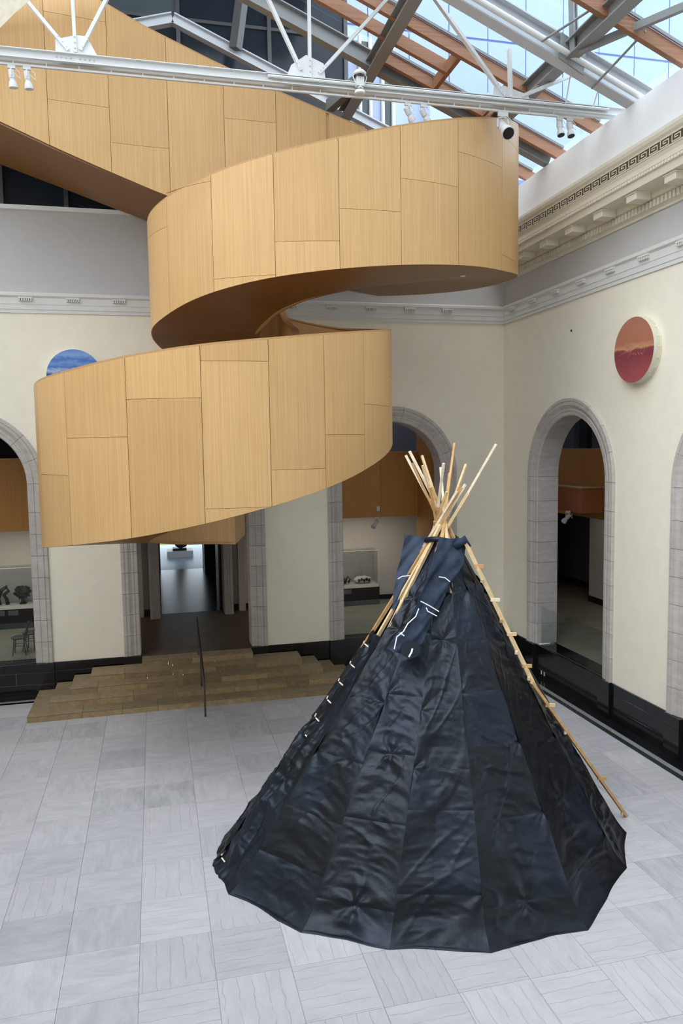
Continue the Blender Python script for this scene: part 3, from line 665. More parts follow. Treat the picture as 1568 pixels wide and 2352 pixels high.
# ------------------------------------------------------------------ roof
RS=.41; RX,RZ=-.6,12.96
def rz(x): return RZ+RS*(RX-x)
def roof():
    root=empty('ceiling'); tag(root,kind='structure')
    nrm=Vector((RS,0,1)).normalized()
    def slope_beam(x0,x1,y,w,h,drop,mat,name,kind='box'):
        a=Vector((x0,y,rz(x0)-drop)); b=Vector((x1,y,rz(x1)-drop)); mb=MB()
        (mb.beam(a,b,w,h,up=(0,0,1)) if kind=='box' else mb.ibeam(a,b,w,h)); return mb.build(name,mat,root)
    RX2=-8.75
    ys=[-.75,-2.22,-3.69,-5.16,-6.62,-8.03,-9.5,-11,-12.5,-14,-15.5,-17]
    for y in ys:
        if y==-6.62: continue
        xe=-1.5 if y>-3 else (-4.8 if y>-4 else RX2)
        slope_beam(-.08,xe,y,.11,.24,.12,M['rafter'],'rafter')
        for s in (-1,1): # glazing bars beside each rafter
            slope_beam(-.35,xe,y+s*.085,.035,.05,-.03,M['steel'],'glazing_bar')
    slope_beam(-3.45,-6.6,-4.45,.11,.24,.12,M['rafter'],'rafter')
    # trimmers of the hatch
    MB().beam((-3.45,-5.1,rz(-3.45)-.12),(-3.45,-3.7,rz(-3.45)-.12),.10,.24).build('trimmer',M['rafter'],root)
    MB().beam((-2.3,-5.1,rz(-2.3)-.12),(-2.3,-3.7,rz(-2.3)-.12),.06,.2).build('trimmer',M['rafter'],root)
    # panes
    for a,b in zip(ys[:-1],ys[1:]):
        xe=-1.5 if a>-3 else RX2
        cuts=[-.35,-2.3,-4.3,-6.5,RX2] if xe==RX2 else [-.35,-1.5]
        for x0,x1 in zip(cuts[:-1],cuts[1:]):
            if a==-3.69 and x1<-4.5 and False: continue
            p=[(x0,a-.06,rz(x0)+.06),(x1,a-.06,rz(x1)+.06),(x1,b+.06,rz(x1)+.06),(x0,b+.06,rz(x0)+.06)]
            MB().prism(p,(0,0,.012)).build('roof_pane',M['roof_glass'],root)
    # west slope beyond the ridge, out of the picture
    def wz(x): return rz(2*RX2-x)
    for y in ys[2:]: MB().beam((RX2,y,wz(RX2)-.12),(-17.4,y,wz(-17.4)-.12),.11,.24).build('rafter',M['rafter'],root)
    # steel beams following the slope and along the court
    slope_beam(-.5,-8.7,-3.42,.22,.34,.19,M['steel'],'steel_beam','i')
    slope_beam(-.3,-8.7,-6.72,.26,.44,.19,M['steel_light'],'steel_beam','i')
    for x,w_,z in ((-4.8,.26,rz(-4.8)-.32),(-2.0,.26,rz(-2.0)-.2)):
        MB().ibeam((x,-18.4,z),(x,-.9 if x<-4 else -3.4,z),w_,.3).build('purlin',M['steel'],root)
    MB().tube([(-.5,-6.91,rz(-.5)-.30),(-8.6,-6.91,rz(-8.6)-.30)],.055,12).build('sprinkler_pipe',M['white_metal'],root)
    # bracing at the purlin crossing and tie rods
    mb=MB(); mb.beam((-2.0,-7.2,rz(-2)-.35),(-.6,-9.6,rz(-.6)+.25),.09,.12); mb.build('brace',M['steel'],root)
    MB().ibeam((-2.0,-7.0,rz(-2)-.3),(-2.15,-7.1,rz(-2)+1.6),.16,.16).build('brace',M['steel'],root)
    MB().prism([(-2.25,-6.9,rz(-2)-.35),(-1.75,-6.9,rz(-2)-.6),(-1.7,-6.9,rz(-2)-.15),(-2.2,-6.9,rz(-2)+.1)],(0,.03,0)).build('gusset',M['steel'],root)
    for a,b in (((-2.6,-6.9,rz(-2.6)-.35),(-2.0,-8.2,rz(-2.0)+.05)),((-1.45,-6.7,rz(-1.45)-.5),(-1.3,-8.1,rz(-1.3)-.1)),((-2.1,-5.9,13.15),(-2.35,-5.2,13.1))): MB().tube([a,b],.022,8).build('tie_rod',M['steel'],root)
    for x in (-1.05,-1.65): MB().tube([(x,-6.3,rz(x)-.1),(x,-6.1,12.75)],.014,8).build('hanger_rod',M['white_metal'],root)
    # white edge channel behind the ramp and steel post
    ch=MB(); ch.ibeam((-3.3,-.75,14.0),(-8.9,-.75,16.3),.2,.24,.03,.03); ch.build('edge_channel',M['steel_light'],root)
    MB().ibeam((-8.9,-.75,16.3),(-11.5,-.75,15.55),.2,.24,.03,.03).build('edge_channel',M['steel_light'],root)
    MB().beam((-7.45,-.9,15.7),(-7.0,-1.3,18.6),.22,.22).build('steel_post',M['steel_dark'],root)
    MB().beam((-4.8,-3.2,rz(-4.8)-.3),(-5.2,-1.1,rz(-5.2)-.35),.2,.26).build('purlin',M['steel'],root)
roof()

# ------------------------------------------------------------------ buildings seen over the wall and through the roof
def facade():
    root=empty('glazed_building',(-9,.6,12)); tag(root,'dark glazed building front rising above the back wall','building')
    A=lambda o:adopt(o,root)
    xs=[-18,-13.1,-11.6,-8.72,-6.4,-4.35]
    zs=[12.0,17.0,18.7]
    for i in range(len(xs)-1):
        for k in range(len(zs)-1):
            x0,x1,z0,z1=xs[i]+.05,xs[i+1]-.05,zs[k]+.03,zs[k+1]-.03
            mt='dark_glass'
            if z0>16.85 and x1<-7.3: mt='mid_glass'
            A(MB().box(x0,x1,.60,.63,z0,z1).build('window_pane',M[mt]))
    for x in xs: A(MB().box(x-.05,x+.05,.5,.68,12,18.7).build('mullion',M['steel_dark']))
    for z in zs: A(MB().box(-18,-4.3,.54,.68,z-.04,z+.04).build('transom',M['steel_dark']))
    A(MB().box(-18,-4.3,.68,1.2,12,18.7).build('backing_wall',M['plinth']))
    A(MB().box(-18,-5.0,-4.4,.5,18.7,19.3).build('added_shade_slab',M['steel_dark']))  # unseen slab added overhead to keep top light off the ramp
    px=[-4.3,-3.85,-3.55,-3.2,-2.9]
    for i in range(4): A(MB().box(px[i]+.03,px[i+1]-.03,1.0,1.03,12.5,17.2).build('pale_pane',M['pale_glass'] if i%2==0 else M['mid_glass']))  # panes carry the glass's bright reflection in their base colour
    for x in px: A(MB().tube([(x,.95,12.2),(x,.95,17.3)],.055,10).build('round_post',M['white_metal']))
    A(MB().tube([(-4.5,.85,14.35),(-2.9,.85,14.35)],.05,8).build('cross_tube',M['steel_dark'])); A(MB().tube([(-4.5,.85,14.05),(-2.9,.85,14.05)],.03,8).build('cross_tube',M['steel_dark']))
    t=empty('blue_clad_tower',(8,12,12)); tag(t,'pale blue panelled tower seen through the glass roof','building')
    B=lambda o:adopt(o,t)
    x=-4.0
    while x<26:
        for z0,z1 in ((10,17.5),(17.6,23.5),(23.6,29.5),(29.6,36)):
            B(MB().box(x+.02,x+1.78,12,12.1,z0,z1).build('clad_panel',M['blue_panel']))
        x+=1.8
    B(MB().box(-4,26,12.1,18,10,36).build('tower_body',M['tower_core']))
    B(MB().box(2,9,11.2,12,17.5,21).build('tower_bay',M['blue_panel']))
facade()

# ------------------------------------------------------------------ white truss with track
def truss():
    y=-6.0; root=empty('roof_truss',(-6,y,12.6)); tag(root,'white painted steel truss spanning the court below the glass roof','truss')
    A=lambda o:adopt(o,root); zc=12.71
    mb=MB()
    for s in (-1,1): mb.beam((-13.5,y+s*.045,zc),(.1,y+s*.045,zc),.012,.15); mb.beam((-13.5,y+s*.075,zc+.07),(.1,y+s*.075,zc+.07),.07,.012); mb.beam((-13.5,y+s*.075,zc-.07),(.1,y+s*.075,zc-.07),.07,.012)
    A(mb.build('bottom_chord',M['white_metal']))
    A(MB().beam((-13.5,y,zc-.155),(-1.2,y,zc-.155),.045,.03).build('track',M['white_metal']))
    for k in range(24): A(MB().box(-13.3+k*.52,-13.28+k*.52,y-.01,y+.01,zc-.14,zc-.07).build('track_hanger',M['white_metal']))
    A(MB().tube([(-7.5,y-.1,zc+.02),(-.7,y-.1,zc+.02)],.03,8).build('conduit',M['white_metal']))
    def gus(pts): 
        g_=A(MB().prism([(x,y-.012,z) for x,z in pts],(0,.024,0)).build('gusset_plate',M['white_metal'])); return g_
    gus([(-11.06,12.66),(-11.05,13.02),(-10.72,13.12),(-10.55,13.12),(-10.3,12.66)])
    gus([(-7.2,12.68),(-7.06,13.0),(-6.78,13.2),(-6.46,13.08),(-6.42,12.68)])
    gus([(-3.15,12.68),(-3.12,12.98),(-2.9,13.02),(-2.4,12.9),(-2.35,12.68)])
    def web(a,b,wd=.09):
        A(MB().beam((a[0],y,a[1]),(b[0],y,b[1]),.055,wd,up=(0,1,0)).build('web_member',M['white_metal']))
    web((-10.85,12.86),(-12.6,14.9)); web((-10.74,12.84),(-10.76,15.2),.07); web((-10.66,12.88),(-9.55,15.0))
    web((-6.88,12.92),(-7.9,15.0)); web((-6.72,12.8),(-6.70,15.2),.07); web((-6.55,12.9),(-4.45,15.2))
    web((-2.9,12.84),(-4.35,14.5)); web((-2.77,12.8),(-2.80,13.7),.1); web((-2.55,12.86),(-1.35,13.4),.08)
    web((-4.35,14.5),(-4.9,14.75),.1)
    bl=MB()
    for cx_,cz in ((-10.74,12.78),(-6.78,12.8),(-2.77,12.78)):
        for i in range(-4,5):
            if abs(i)<1: continue
            for z in (cz-.06,cz-.0): bl.lathe([(.012,0),(.012,.012)],(cx_+i*.075,y-.055 if z<cz else y-.018,z),(0,-1,0),8)
    for (ax,az),(bx_,bz) in (((-10.87,12.9),(-11.0,13.05)),((-10.74,12.9),(-10.74,13.08)),((-10.62,12.92),(-10.53,13.05)),((-6.9,12.95),(-7.0,13.1)),((-6.72,12.9),(-6.72,13.1)),((-6.52,12.94),(-6.42,13.04)),((-2.95,12.9),(-3.05,13.02))):
        for t in (0,.5,1): bl.lathe([(.013,0),(.013,.012)],(ax+(bx_-ax)*t,y-.035,az+(bz-az)*t),(0,-1,0),8)
    tag(A(bl.build('bolts',M['bolt'])),kind='stuff')
truss()
def spotlight(base, aim, label, s=1.0, dark=True, group=None):
    b=Vector(base); d=Vector(aim).normalized(); root=empty('spotlight',b); tag(root,label,'spotlight',group)
    A=lambda o:adopt(o,root)
    A(MB().box(b.x-.06*s,b.x+.06*s,b.y-.02,b.y+.02,b.z-.05*s,b.z).build('track_adapter',M['white_metal']))
    side=d.cross(Vector((0,0,1))).normalized() if abs(d.z)<.98 else Vector((0,1,0))
    c=b+Vector((0,0,-.16*s))+d*.02
    for q in (-1,1): A(MB().tube([b+Vector((0,0,-.05*s)),b+side*q*.06*s+Vector((0,0,-.07*s)),c+side*q*.065*s],.009*s,6).build('yoke_arm',M['white_metal']))
    A(MB().lathe([(.035*s,-.11*s),(.05*s,-.10*s),(.05*s,.02*s),(.042*s,.03*s),(.042*s,.06*s),(.055*s,.07*s),(.07*s,.13*s),(.07*s,.17*s)],c,d,20).build('lamp_body',M['white_metal'],auto=30))
    A(MB().lathe([(.062*s,.165*s),(.062*s,.175*s)],c,d,20).build('lens',M['black'] if dark else M['white_metal']))
    A(MB().tube([b+Vector((.05,0,-.03)),b+Vector((.12*s,0,-.10*s)),b+Vector((.13*s,0,-.2*s)),c-d*.1*s],.006,6).build('cable',M['wire']))
zt=12.54
spotlight((-11.76,-6,zt),(.08,.1,-1),'white spotlight at the far left end of the truss track',1.0,False)
spotlight((-11.52,-6,zt),(.10,.1,-1),'white spotlight next to the one at the far left end of the track',1.0,False)
spotlight((-4.86,-6,zt),(.55,.2,-.75),'left one of the two angled white spotlights above the upper coil',1.0,False)
spotlight((-4.55,-6,zt),(.55,.2,-.75),'right one of the two angled white spotlights above the upper coil',1.0,False)
spotlight((-2.93,-6,zt),(0,-.75,-.65),'large white spotlight with a black lens facing the camera',1.75,True)
spotlight((-1.72,-6,zt),(.02,-.3,-1),'left one of the white spotlight pair by the right fascia',1.05,True)
spotlight((-1.50,-6,zt),(.02,-.3,-1),'right one of the white spotlight pair by the right fascia',1.05,True)
def dome(b):
    root=empty('sensor_unit',b); tag(root,'white domed sensor unit with cables clipped on the middle of the truss','sensor'); A=lambda o:adopt(o,root); b=Vector(b)
    A(MB().lathe([(.10,-.02),(.12,0),(.12,.03),(.08,.07),(.02,.085)],b+Vector((0,-.16,.16)),n=20).build('dome',M['white_metal'],auto=40)); A(MB().lathe([(.105,-.05),(.105,-.02)],b+Vector((0,-.16,.16)),n=20).build('band',M['black']))
    A(MB().box(b.x-.07,b.x+.07,b.y-.22,b.y-.10,b.z-.05,b.z+.12).build('housing',M['white_metal'])); A(MB().lathe([(.07,-.09),(.1,-.07),(.09,-.02)],b+Vector((.0,-.16,-.10)),n=18).build('lower_disc',M['white_metal']))
    for q in (-1,1): A(MB().tube([b+Vector((q*.06,-.16,.24)),b+Vector((q*.13,-.17,.12)),b+Vector((q*.09,-.2,.0)),b+Vector((-q*.05,-.22,-.1))],.008,6).build('cable',M['wire']))
dome((-5.83,-6,12.72))
def small_spot(base,aim,label): spotlight(base,aim,label,1.1,False)
small_spot((-3.1,2.45,3.95),(-.5,-.4,-.5),'small track spotlight under the wood bulkhead in the right back arch')
small_spot((1.5,-.95,4.25),(-.2,.6,-.6),'white track spotlight under the reddish balcony box')
tag(MB().bbox(-3.1,-3.0,2.36,2.4,4.14,4.30,.006).build('wall_sensor',M['white_metal']),'small white sensor box on the wood bulkhead behind the tipi','sensor')
tag(MB().lathe([(.03,0),(.022,.02)],(0,-3.6,8.8),(-1,0,0),12).build('wall_stud',M['black']),'tiny black stud on the cream right wall beside the red disc','stud')

# ------------------------------------------------------------------ painted discs
def disc(name,c,axis,R,depth,paint,label,pegs=True):
    root=empty(name,c); tag(root,label,'painting'); ax=Vector(axis); c=Vector(c)
    mb=MB().lathe([(R-.02,.0),(R,.01),(R,depth-.01),(R-.006,depth)],(0,0,0),ax,72); o=mb.build('drum_side',M['disc_side'],root,auto=40)
    f=MB().lathe([(R-.008,depth),(R-.008,depth+.004)],(0,0,0),ax,72).build('painted_face',paint,root)
    MB().lathe([(R+.004,.0),(R+.004,.035)],(0,0,0),ax,72).build('back_ring',M['peg'],root)
    if pegs:
        for k in range(20):
            a=2*math.pi*k/20; t=Vector((0,math.cos(a),math.sin(a))) if abs(ax.x)>.5 else Vector((math.cos(a),0,math.sin(a)))
            MB().beam(t*(R+.001)+ax*.03,t*(R+.001)+ax*(depth*.55),.03,.012,up=t).build('peg',M['peg'],root)
    return root
red=disc('painted_disc',(-.004,-6.28,8.02),(-1,0,0),.665,.17,M['red_paint'],'round red landscape painting hung on the right wall')
disc('painted_disc',(-11.53,-.004,7.98),(0,-1,0),.655,.16,M['blue_paint'],'round blue seascape painting hung on the back wall above the lower coil')
def scribble():
    # incised white handwriting-like stroke across the red picture (flat print)
    P=[(-.50,-.07),(-.30,-.03),(-.12,.02),(-.08,.03),(-.12,-.06),(-.18,-.15),(-.10,-.10),(-.04,-.05),(-.06,-.11),(.0,-.06),(.02,-.11),(.06,-.07),(.10,-.12),(.16,-.07),(.20,-.12),(.26,-.08),(.30,-.13),(.36,-.06),(.40,-.01)]
    mb=MB().tube([(-.1755,-a,b) for a,b in P],.0045,5); mb.build('brush_line',plain('pink_brush_line',(.55,.20,.17),.5),red)
scribble()

# ------------------------------------------------------------------ vitrines, sculptures, chairs
def blob(name,c,r,seed,mat,parent=None,sub=4,amp=.35,freq=3.,holes=False):
    bm=bmesh.new(); bmesh.ops.create_icosphere(bm,subdivisions=sub,radius=1); rs=np.random.RandomState(seed); off=rs.rand(3)*50
    from mathutils import noise as mn
    for v in bm.verts:
        p=v.co.copy(); n1=mn.noise(p*freq+Vector(off)); n2=mn.noise(p*freq*2.3+Vector(off)*2); k=1+amp*n1+amp*.6*abs(n2)-amp*.3
        v.co=Vector((p.x*r[0]*k,p.y*r[1]*k,p.z*r[2]*k))
    me=bpy.data.meshes.new(name); bm.to_mesh(me); bm.free(); me.materials.append(mat); me.polygons.foreach_set('use_smooth',[True]*len(me.polygons))
    o=bpy.data.objects.new(name,me); COL.objects.link(o); o.location=c
    if parent: adopt(o,parent)
    return o
def vitrine(x0,x1,label):
    root=empty('display_case',((x0+x1)/2,4.6,.8)); tag(root,label,'display case'); A=lambda o:adopt(o,root); y0,y1=4.3,4.92
    A(MB().bbox(x0-.03,x1+.03,y0-.02,y1,.8,1.40,.004).build('plinth_base',M['plinth'])); A(MB().bbox(x0,x1,y0,y1,1.40,1.50,.004).build('white_deck',M['white_metal']))
    t=.012; mb=MB(); mb.box(x0,x1,y0,y0+t,1.5,2.64); mb.box(x0,x1,y1-t,y1,1.5,2.64); mb.box(x0,x0+t,y0+t,y1-t,1.5,2.64); mb.box(x1-t,x1,y0+t,y1-t,1.5,2.64); mb.box(x0,x1,y0,y1,2.64,2.655)
    A(mb.build('acrylic_hood',M['vitrine_glass']))
    ed=MB()
    for x in (x0,x1): ed.beam((x,y0,1.5),(x,y0,2.65),.012,.012)
    ed.beam((x0,y0,2.65),(x1,y0,2.65),.014,.014); A(ed.build('hood_edges',M['wire']))
    for k in range(3): A(MB().box(x0+.1+k*.38,x0+.38+k*.38,y0-.045,y0-.03,1.22,1.37).build('label_card',M['label']))
vitrine(-15.0,-13.42,'acrylic display case on a black plinth in the left back arch')
vitrine(-4.6,-2.5,'acrylic display case on a black plinth in the right back arch')
sc1=empty('bronze_sculpture',(-13.76,4.6,1.5)); tag(sc1,'dark bronze mask-like sculpture on a narrow neck in the left case','sculpture')
blob('mask_head',(-13.76,4.6,1.86),(.24,.15,.20),3,M['bronze'],sc1,4,.45,3.2); adopt(MB().lathe([(.12,0),(.06,.06),(.055,.2)],(-13.76,4.6,1.5),n=16).build('neck',M['bronze'],auto=40),sc1)
sc2=empty('bronze_figure',(-14.3,4.6,1.5)); tag(sc2,'dark looped bronze sculpture cut by the left edge','sculpture')
adopt(MB().tube([(-14.42,4.6,1.5),(-14.46,4.6,1.7),(-14.36,4.6,1.95),(-14.2,4.6,2.05),(-14.16,4.6,1.92),(-14.3,4.6,1.8),(-14.22,4.6,1.66),(-14.2,4.6,1.5)],[.05,.055,.06,.06,.055,.06,.05,.06],10).build('loop_body',M['bronze'],smooth=True),sc2)
sc3=empty('bronze_animal',(-3.62,4.6,1.5)); tag(sc3,'low dark knotted sculpture in the right case','sculpture')
blob('knot_body',(-3.72,4.6,1.62),(.22,.16,.11),8,M['bronze'],sc3,4,.4,3.); adopt(MB().tube([(-3.6,4.6,1.6),(-3.48,4.58,1.75),(-3.42,4.56,1.66),(-3.48,4.55,1.54)],.03,8).build('loop',M['bronze'],smooth=True),sc3)
sc4=empty('pale_sculpture',(-2.95,4.6,1.5)); tag(sc4,'white and black carved sculpture in the right case','sculpture')
blob('white_shell',(-2.98,4.6,1.62),(.32,.15,.13),11,M['plaster_white'],sc4,4,.25,2.5)
for k in range(5): blob('black_inlay',(-3.14+k*.09,4.44,1.62+.03*(k%2)),(.045,.05,.06),20+k,M['bronze'],sc4,2,.3,2)
def chair(c,rot,label):
    root=empty('cafe_chair',c); tag(root,label,'chair'); root.rotation_euler=(0,0,rot)
    def B(mb,name,sm=False):
        o=mb.build(name,M['plinth'],root,smooth=sm); return o
    B(MB().lathe([(.20,.44),(.215,.455),(.215,.475),(.19,.485)],(0,0,0),n=28),'seat')
    for a in (45,135,225,315):
        r=math.radians(a); ca,sa=math.cos(r),math.sin(r); B(MB().tube([(ca*.17,sa*.17,.45),(ca*.19,sa*.19,.25),(ca*.235,sa*.235,0)],[.017,.015,.013],8),'leg',True)
    pts=[(-.17*math.cos(t)-.02,.19*math.sin(t),0) for t in (0,)]
    B(MB().tube([(-.13,-.15,.46),(-.19,-.165,.66),(-.235,-.14,.82),(-.25,0,.88),(-.235,.14,.82),(-.19,.165,.66),(-.13,.15,.46)],.014,8),'back_frame',True)
    B(MB().tube([(-.16,-.085,.46),(-.2,-.09,.62),(-.225,0,.74),(-.2,.09,.62),(-.16,.085,.46)],.010,8),'back_loop',True)
    B(MB().tube([(.165*math.cos(t*math.pi/8),.165*math.sin(t*math.pi/8),.26) for t in range(17)],.008,6),'ring',True)
chair((-13.33,1.15,.8),math.radians(180),'black bentwood chair behind glass, nearer one in the left arch')
chair((-13.12,1.62,.8),math.radians(165),'black bentwood chair behind glass, farther one in the left arch')
pl=tag(MB().bbox(-9.25,-8.0,17.9,19.0,.8,1.1,.01).build('white_plinth',M['white_metal']),'low white plinth in the bright room beyond the doorway','plinth')
fig=empty('seated_sculpture',(-8.64,18.4,1.1)); tag(fig,'black seated figure sculpture on the white plinth beyond the doorway','sculpture')
mb=MB(); mb.bbox(-8.98,-8.3,18.1,18.7,1.1,1.22,.02); adopt(mb.build('figure_base',M['bronze']),fig)
blob('figure_body',(-8.66,18.4,1.72),(.24,.2,.52),5,M['bronze'],fig,4,.3,2); blob('figure_legs',(-8.55,18.2,1.42),(.30,.25,.2),6,M['bronze'],fig,3,.3,2); blob('figure_head',(-8.66,18.4,2.35),(.13,.14,.17),7,M['bronze'],fig,3,.15,2)
adopt(MB().tube([(-8.85,18.3,2.05),(-8.95,18.1,1.75),(-8.7,18.0,1.55)],[.07,.06,.05],8).build('figure_arm',M['bronze'],smooth=True),fig)

# ------------------------------------------------------------------ tipi
VB=[(-8.95,-9.12),(-8.84,-9.91),(-8.03,-10.95),(-7.09,-11.56),(-5.94,-11.9),(-4.6,-11.84),(-3.3,-10.74),(-2.7,-9.9),(-2.82,-8.75),(-3.15,-7.6),(-3.7,-6.5),(-4.9,-5.9),(-6.2,-5.8),(-7.5,-6.3),(-8.25,-7.3),(-8.75,-8.3)]
TOPC=Vector((-5.15,-8.55,4.60)); KX=Vector((-5.2,-8.47,4.93))
def tipi():
    root=empty('tipi',(-5.8,-8.8,0)); tag(root,'tall tipi in patched black satin with bare lumber poles','tipi')
    A=lambda o:adopt(o,root)
    NV=len(VB); ang=[math.atan2(y-TOPC.y,x-TOPC.x) for x,y in VB]
    top=[(TOPC.x+.20*math.cos(a),TOPC.y+.20*math.sin(a),TOPC.z) for a in ang]
    cover=empty('cover',(-5.8,-8.8,0)); adopt(cover,root)
    NU,NT=44,270
    cum=[0]
    for i in range(NV): a=Vector(VB[i]); b=Vector(VB[(i+1)%NV]); cum.append(cum[-1]+(b-a).length)
    rs=np.random.RandomState(12)
    def surf(i,u,t,rows):
        a=np.array(VB[i]); b=np.array(VB[(i+1)%NV]); ta=np.array(top[i]); tb=np.array(top[(i+1)%NV])
        U=u[None,:,None]; T=t[:,None,None]
        base=np.concatenate([a[None,:]*(1-u[:,None])+b[None,:]*u[:,None],np.zeros((len(u),1))],1)[None]
        tp=(ta[None,:]*(1-u[:,None])+tb[None,:]*u[:,None])[None]
        P=base*(1-T)+tp*T
        e1=np.array([b[0]-a[0],b[1]-a[1],0]); e2=(ta+tb)/2-np.array([(a[0]+b[0])/2,(a[1]+b[1])/2,0]); nn=np.cross(e1,e2); nn/=np.linalg.norm(nn)
        cx=np.array([TOPC.x,TOPC.y,0]); 
        if np.dot(nn,np.array([(a[0]+b[0])/2,(a[1]+b[1])/2,0])-cx)<0: nn=-nn
        L=np.linalg.norm(e2); s=cum[i]+u*(cum[i+1]-cum[i]); S=np.repeat(s[None,:],len(t),0); LL=np.repeat((t*L)[:,None],len(u),1); UU=np.repeat(u[None,:],len(t),0); TT=np.repeat(t[:,None],len(u),1)
        w0=cum[i+1]-cum[i]; wid=(1-TT)*w0+.08
        win=np.clip(np.sin(np.pi*UU),0,1)**.55
        # horizontal swags sagging between poles, diagonal pulls, fine creases
        sag=LL+.20*(UU-.5)**2*4*w0*.35
        n1=fbm(S*.55+3*i,sag*2.6+5*i,2); n2=np.abs(2*fbm(S*.8+11+LL*.9*(1 if i%2 else -1),sag*4.6+S*.4,2)-1); n3=np.abs(2*fbm(S*1.9-LL*2.2,LL*3.2+S*1.1+7,3)-1)
        amp=np.interp(TT,[0,.05,.45,.75,1],[.5,1.,.85,.45,.15])
        n4=np.abs(2*fbm(S*2.6+LL*1.2*(1 if i%3 else -1),sag*9+S*.8+13,2)-1); n5=np.abs(2*vnoise(S*1.1+LL*2.4*(-1)**i,LL*1.6-S*2.0+9)-1)
        d=win*amp*(.075*(n1-.5)+.040*(.30-np.minimum(n2,.45))+.016*(.3-n3)+.022*(.3-n4)+.014*np.maximum(.16-n5,0)/.16)-.035*np.sin(np.pi*UU)*(1-TT)
        # radiating tension pleats around patch corners
        for (uc,tc_) in rows['nodes']:
            ds=(UU-uc)*wid; dl=(TT-tc_)*L; r=np.hypot(ds,dl)+1e-6; th=np.arctan2(dl,ds); ph=rows['ph']
            d+= .020*np.exp(-r/.38)*np.clip(r/.12,0,1)*np.cos(5*th+ph)+ -.018*np.exp(-(r/.06)**2)
        # gathered door fabric beside the lacing
        if i in (0,NV-1):
            q=(1-UU) if i==0 else UU
            g_=np.clip((.47-TT)/.12,0,1)*np.clip(q*1.6,0,1)
            d+= g_*(.12*np.abs(2*vnoise(S*5.5+LL*.7,LL*.45+4)-1)+.05*np.abs(2*vnoise(S*9,LL*2.5)-1)+.03)*np.clip(TT/.04,.5,1)
        # seams pull in a little
        for tt in rows['t'][1:-1]: d-= .006*np.exp(-((TT-tt)*L/.02)**2)
        hem=np.clip(1-LL/.28,0,1)**2
        P=P+nn[None,None]*d[:,:,None]
        out=base-np.array([-5.8,-8.85,0]); out=out/np.linalg.norm(out,axis=2,keepdims=True)
        P=P+out*(hem*(.05+.07*vnoise(S*1.7,LL*0+3)))[:,:,None]
        P[:,:,2]=np.maximum(P[:,:,2],.006+.02*vnoise(S*4,LL*3))
        P[0,:,2]=.004
        return P
    for i in range(NV):
        hidden=9<=i<=13
        nr=3 if hidden else 7
        tb=[0]+sorted(np.clip(np.linspace(.10,.86,nr-1)+rs.uniform(-.035,.035,nr-1),.05,.95).tolist())+[1.0]
        tmax=.70 if i in (0,NV-1) else 1.0
        us=np.linspace(0,1,(NU if not hidden else 8)+1); ts=np.unique(np.concatenate([np.linspace(0,1,(NT if not hidden else 40)+1)**1.08]+[np.array(tb)]))
        split=[k for k in range(nr) if rs.rand()<.55 and not hidden and k<5]
        nodes=[] if hidden else [(float(rs.choice([0,.5,1])),tb[k]) for k in range(1,nr) if rs.rand()<.75]
        P=surf(i,us,ts,dict(t=tb,nodes=nodes,ph=rs.rand()*6))
        for k in range(nr):
            if tb[k]>=tmax: continue
            j0=int(np.argmin(abs(ts-tb[k]))); j1=int(np.argmin(abs(ts-min(tb[k+1],tmax))))
            if j1<=j0: continue
            spans=[(0,len(us)-1)]
            if k in split: m_=len(us)//2+int(rs.randint(-4,5)); spans=[(0,m_),(m_,len(us)-1)]
            for c0,c1 in spans:
                rows=[[tuple(P[r,c]) for c in range(c0,c1+1)] for r in range(j0,j1+1)]
                # turned seam allowance gives every patch an edge
                adopt(MB().grid(rows).build('fabric_patch',M['satin'],smooth=True,fix=False),cover)
    # poles
    ext=[1.12,1.10,1.20,1.245,1.17,1.23,1.215,1.225,1.20,1.17,1.13,1.19,1.09,1.285,1.09,1.11]
    for i,(x,y) in enumerate(VB):
        q_=.88 if i in (0,1,2) else .93
        b=Vector((TOPC.x+(x-TOPC.x)*q_,TOPC.y+(y-TOPC.y)*q_,0)); a=ang[i]+math.pi/2
        k=KX+Vector((math.cos(a),math.sin(a),0))*.07+Vector((0,0,.07*math.sin(i*2.3))); 
        if i==13: k+=Vector((.13,0,-.06))
        tip=b+(k-b)*ext[i]; mats=[M['lumber'][1],M['lumber'][(i//2)%2],M['lumber'][(2,1,0,1,2,0,2)[i%7]]]; mb=MB()
        f1,f2=.5+.1*random.random(),(1-.07*random.random())*(ext[i]-.10)/ext[i]; d=(tip-b); o=Vector((random.uniform(-.02,.02),random.uniform(-.02,.02),0))
        mb.beam(b,b+d*f1,.055,.05,mi=0); mb.beam(b+d*(f1-.06)+o,b+d*f2+o,.05,.05,mi=1); bend=Vector((random.uniform(-.05,.05),random.uniform(-.05,.05),0)); mb.beam(b+d*(f2-.03),tip+bend,.036,.036,mi=2)
        if i in (5,6,8): mb.beam(b+d*(f2-.06)+o*1.5,b+d*(f2+.03)+o*2.5,.05,.045,mi=1)
        A(mb.build('pole',mats))
    # lacing pegs along the seam
    S0=Vector((-8.95,-9.12,0)); S1=Vector(top[0])
    def peg(t,side=.17,lift=.075,tilt=.0):
        p=S0.lerp(S1,t); axis=(S1-S0).normalized(); outw=Vector((-.75,-.55,.4)).normalized(); cr=Vector((VB[1][0]-VB[15][0],VB[1][1]-VB[15][1],0)).normalized()
        e=cr*side; L=A(MB().tube([p-e+outw*lift*.2,p-e*.25+outw*lift],.011,7).build('lacing_peg',M['pin'])); L=A(MB().tube([p+e*.25+outw*lift,p+e+outw*lift*.4],.011,7).build('lacing_peg',M['pin']))
    for t in (.665,.60,.545,.49,.435,.385,.345): peg(t)
    peg(.022,.16,.10)
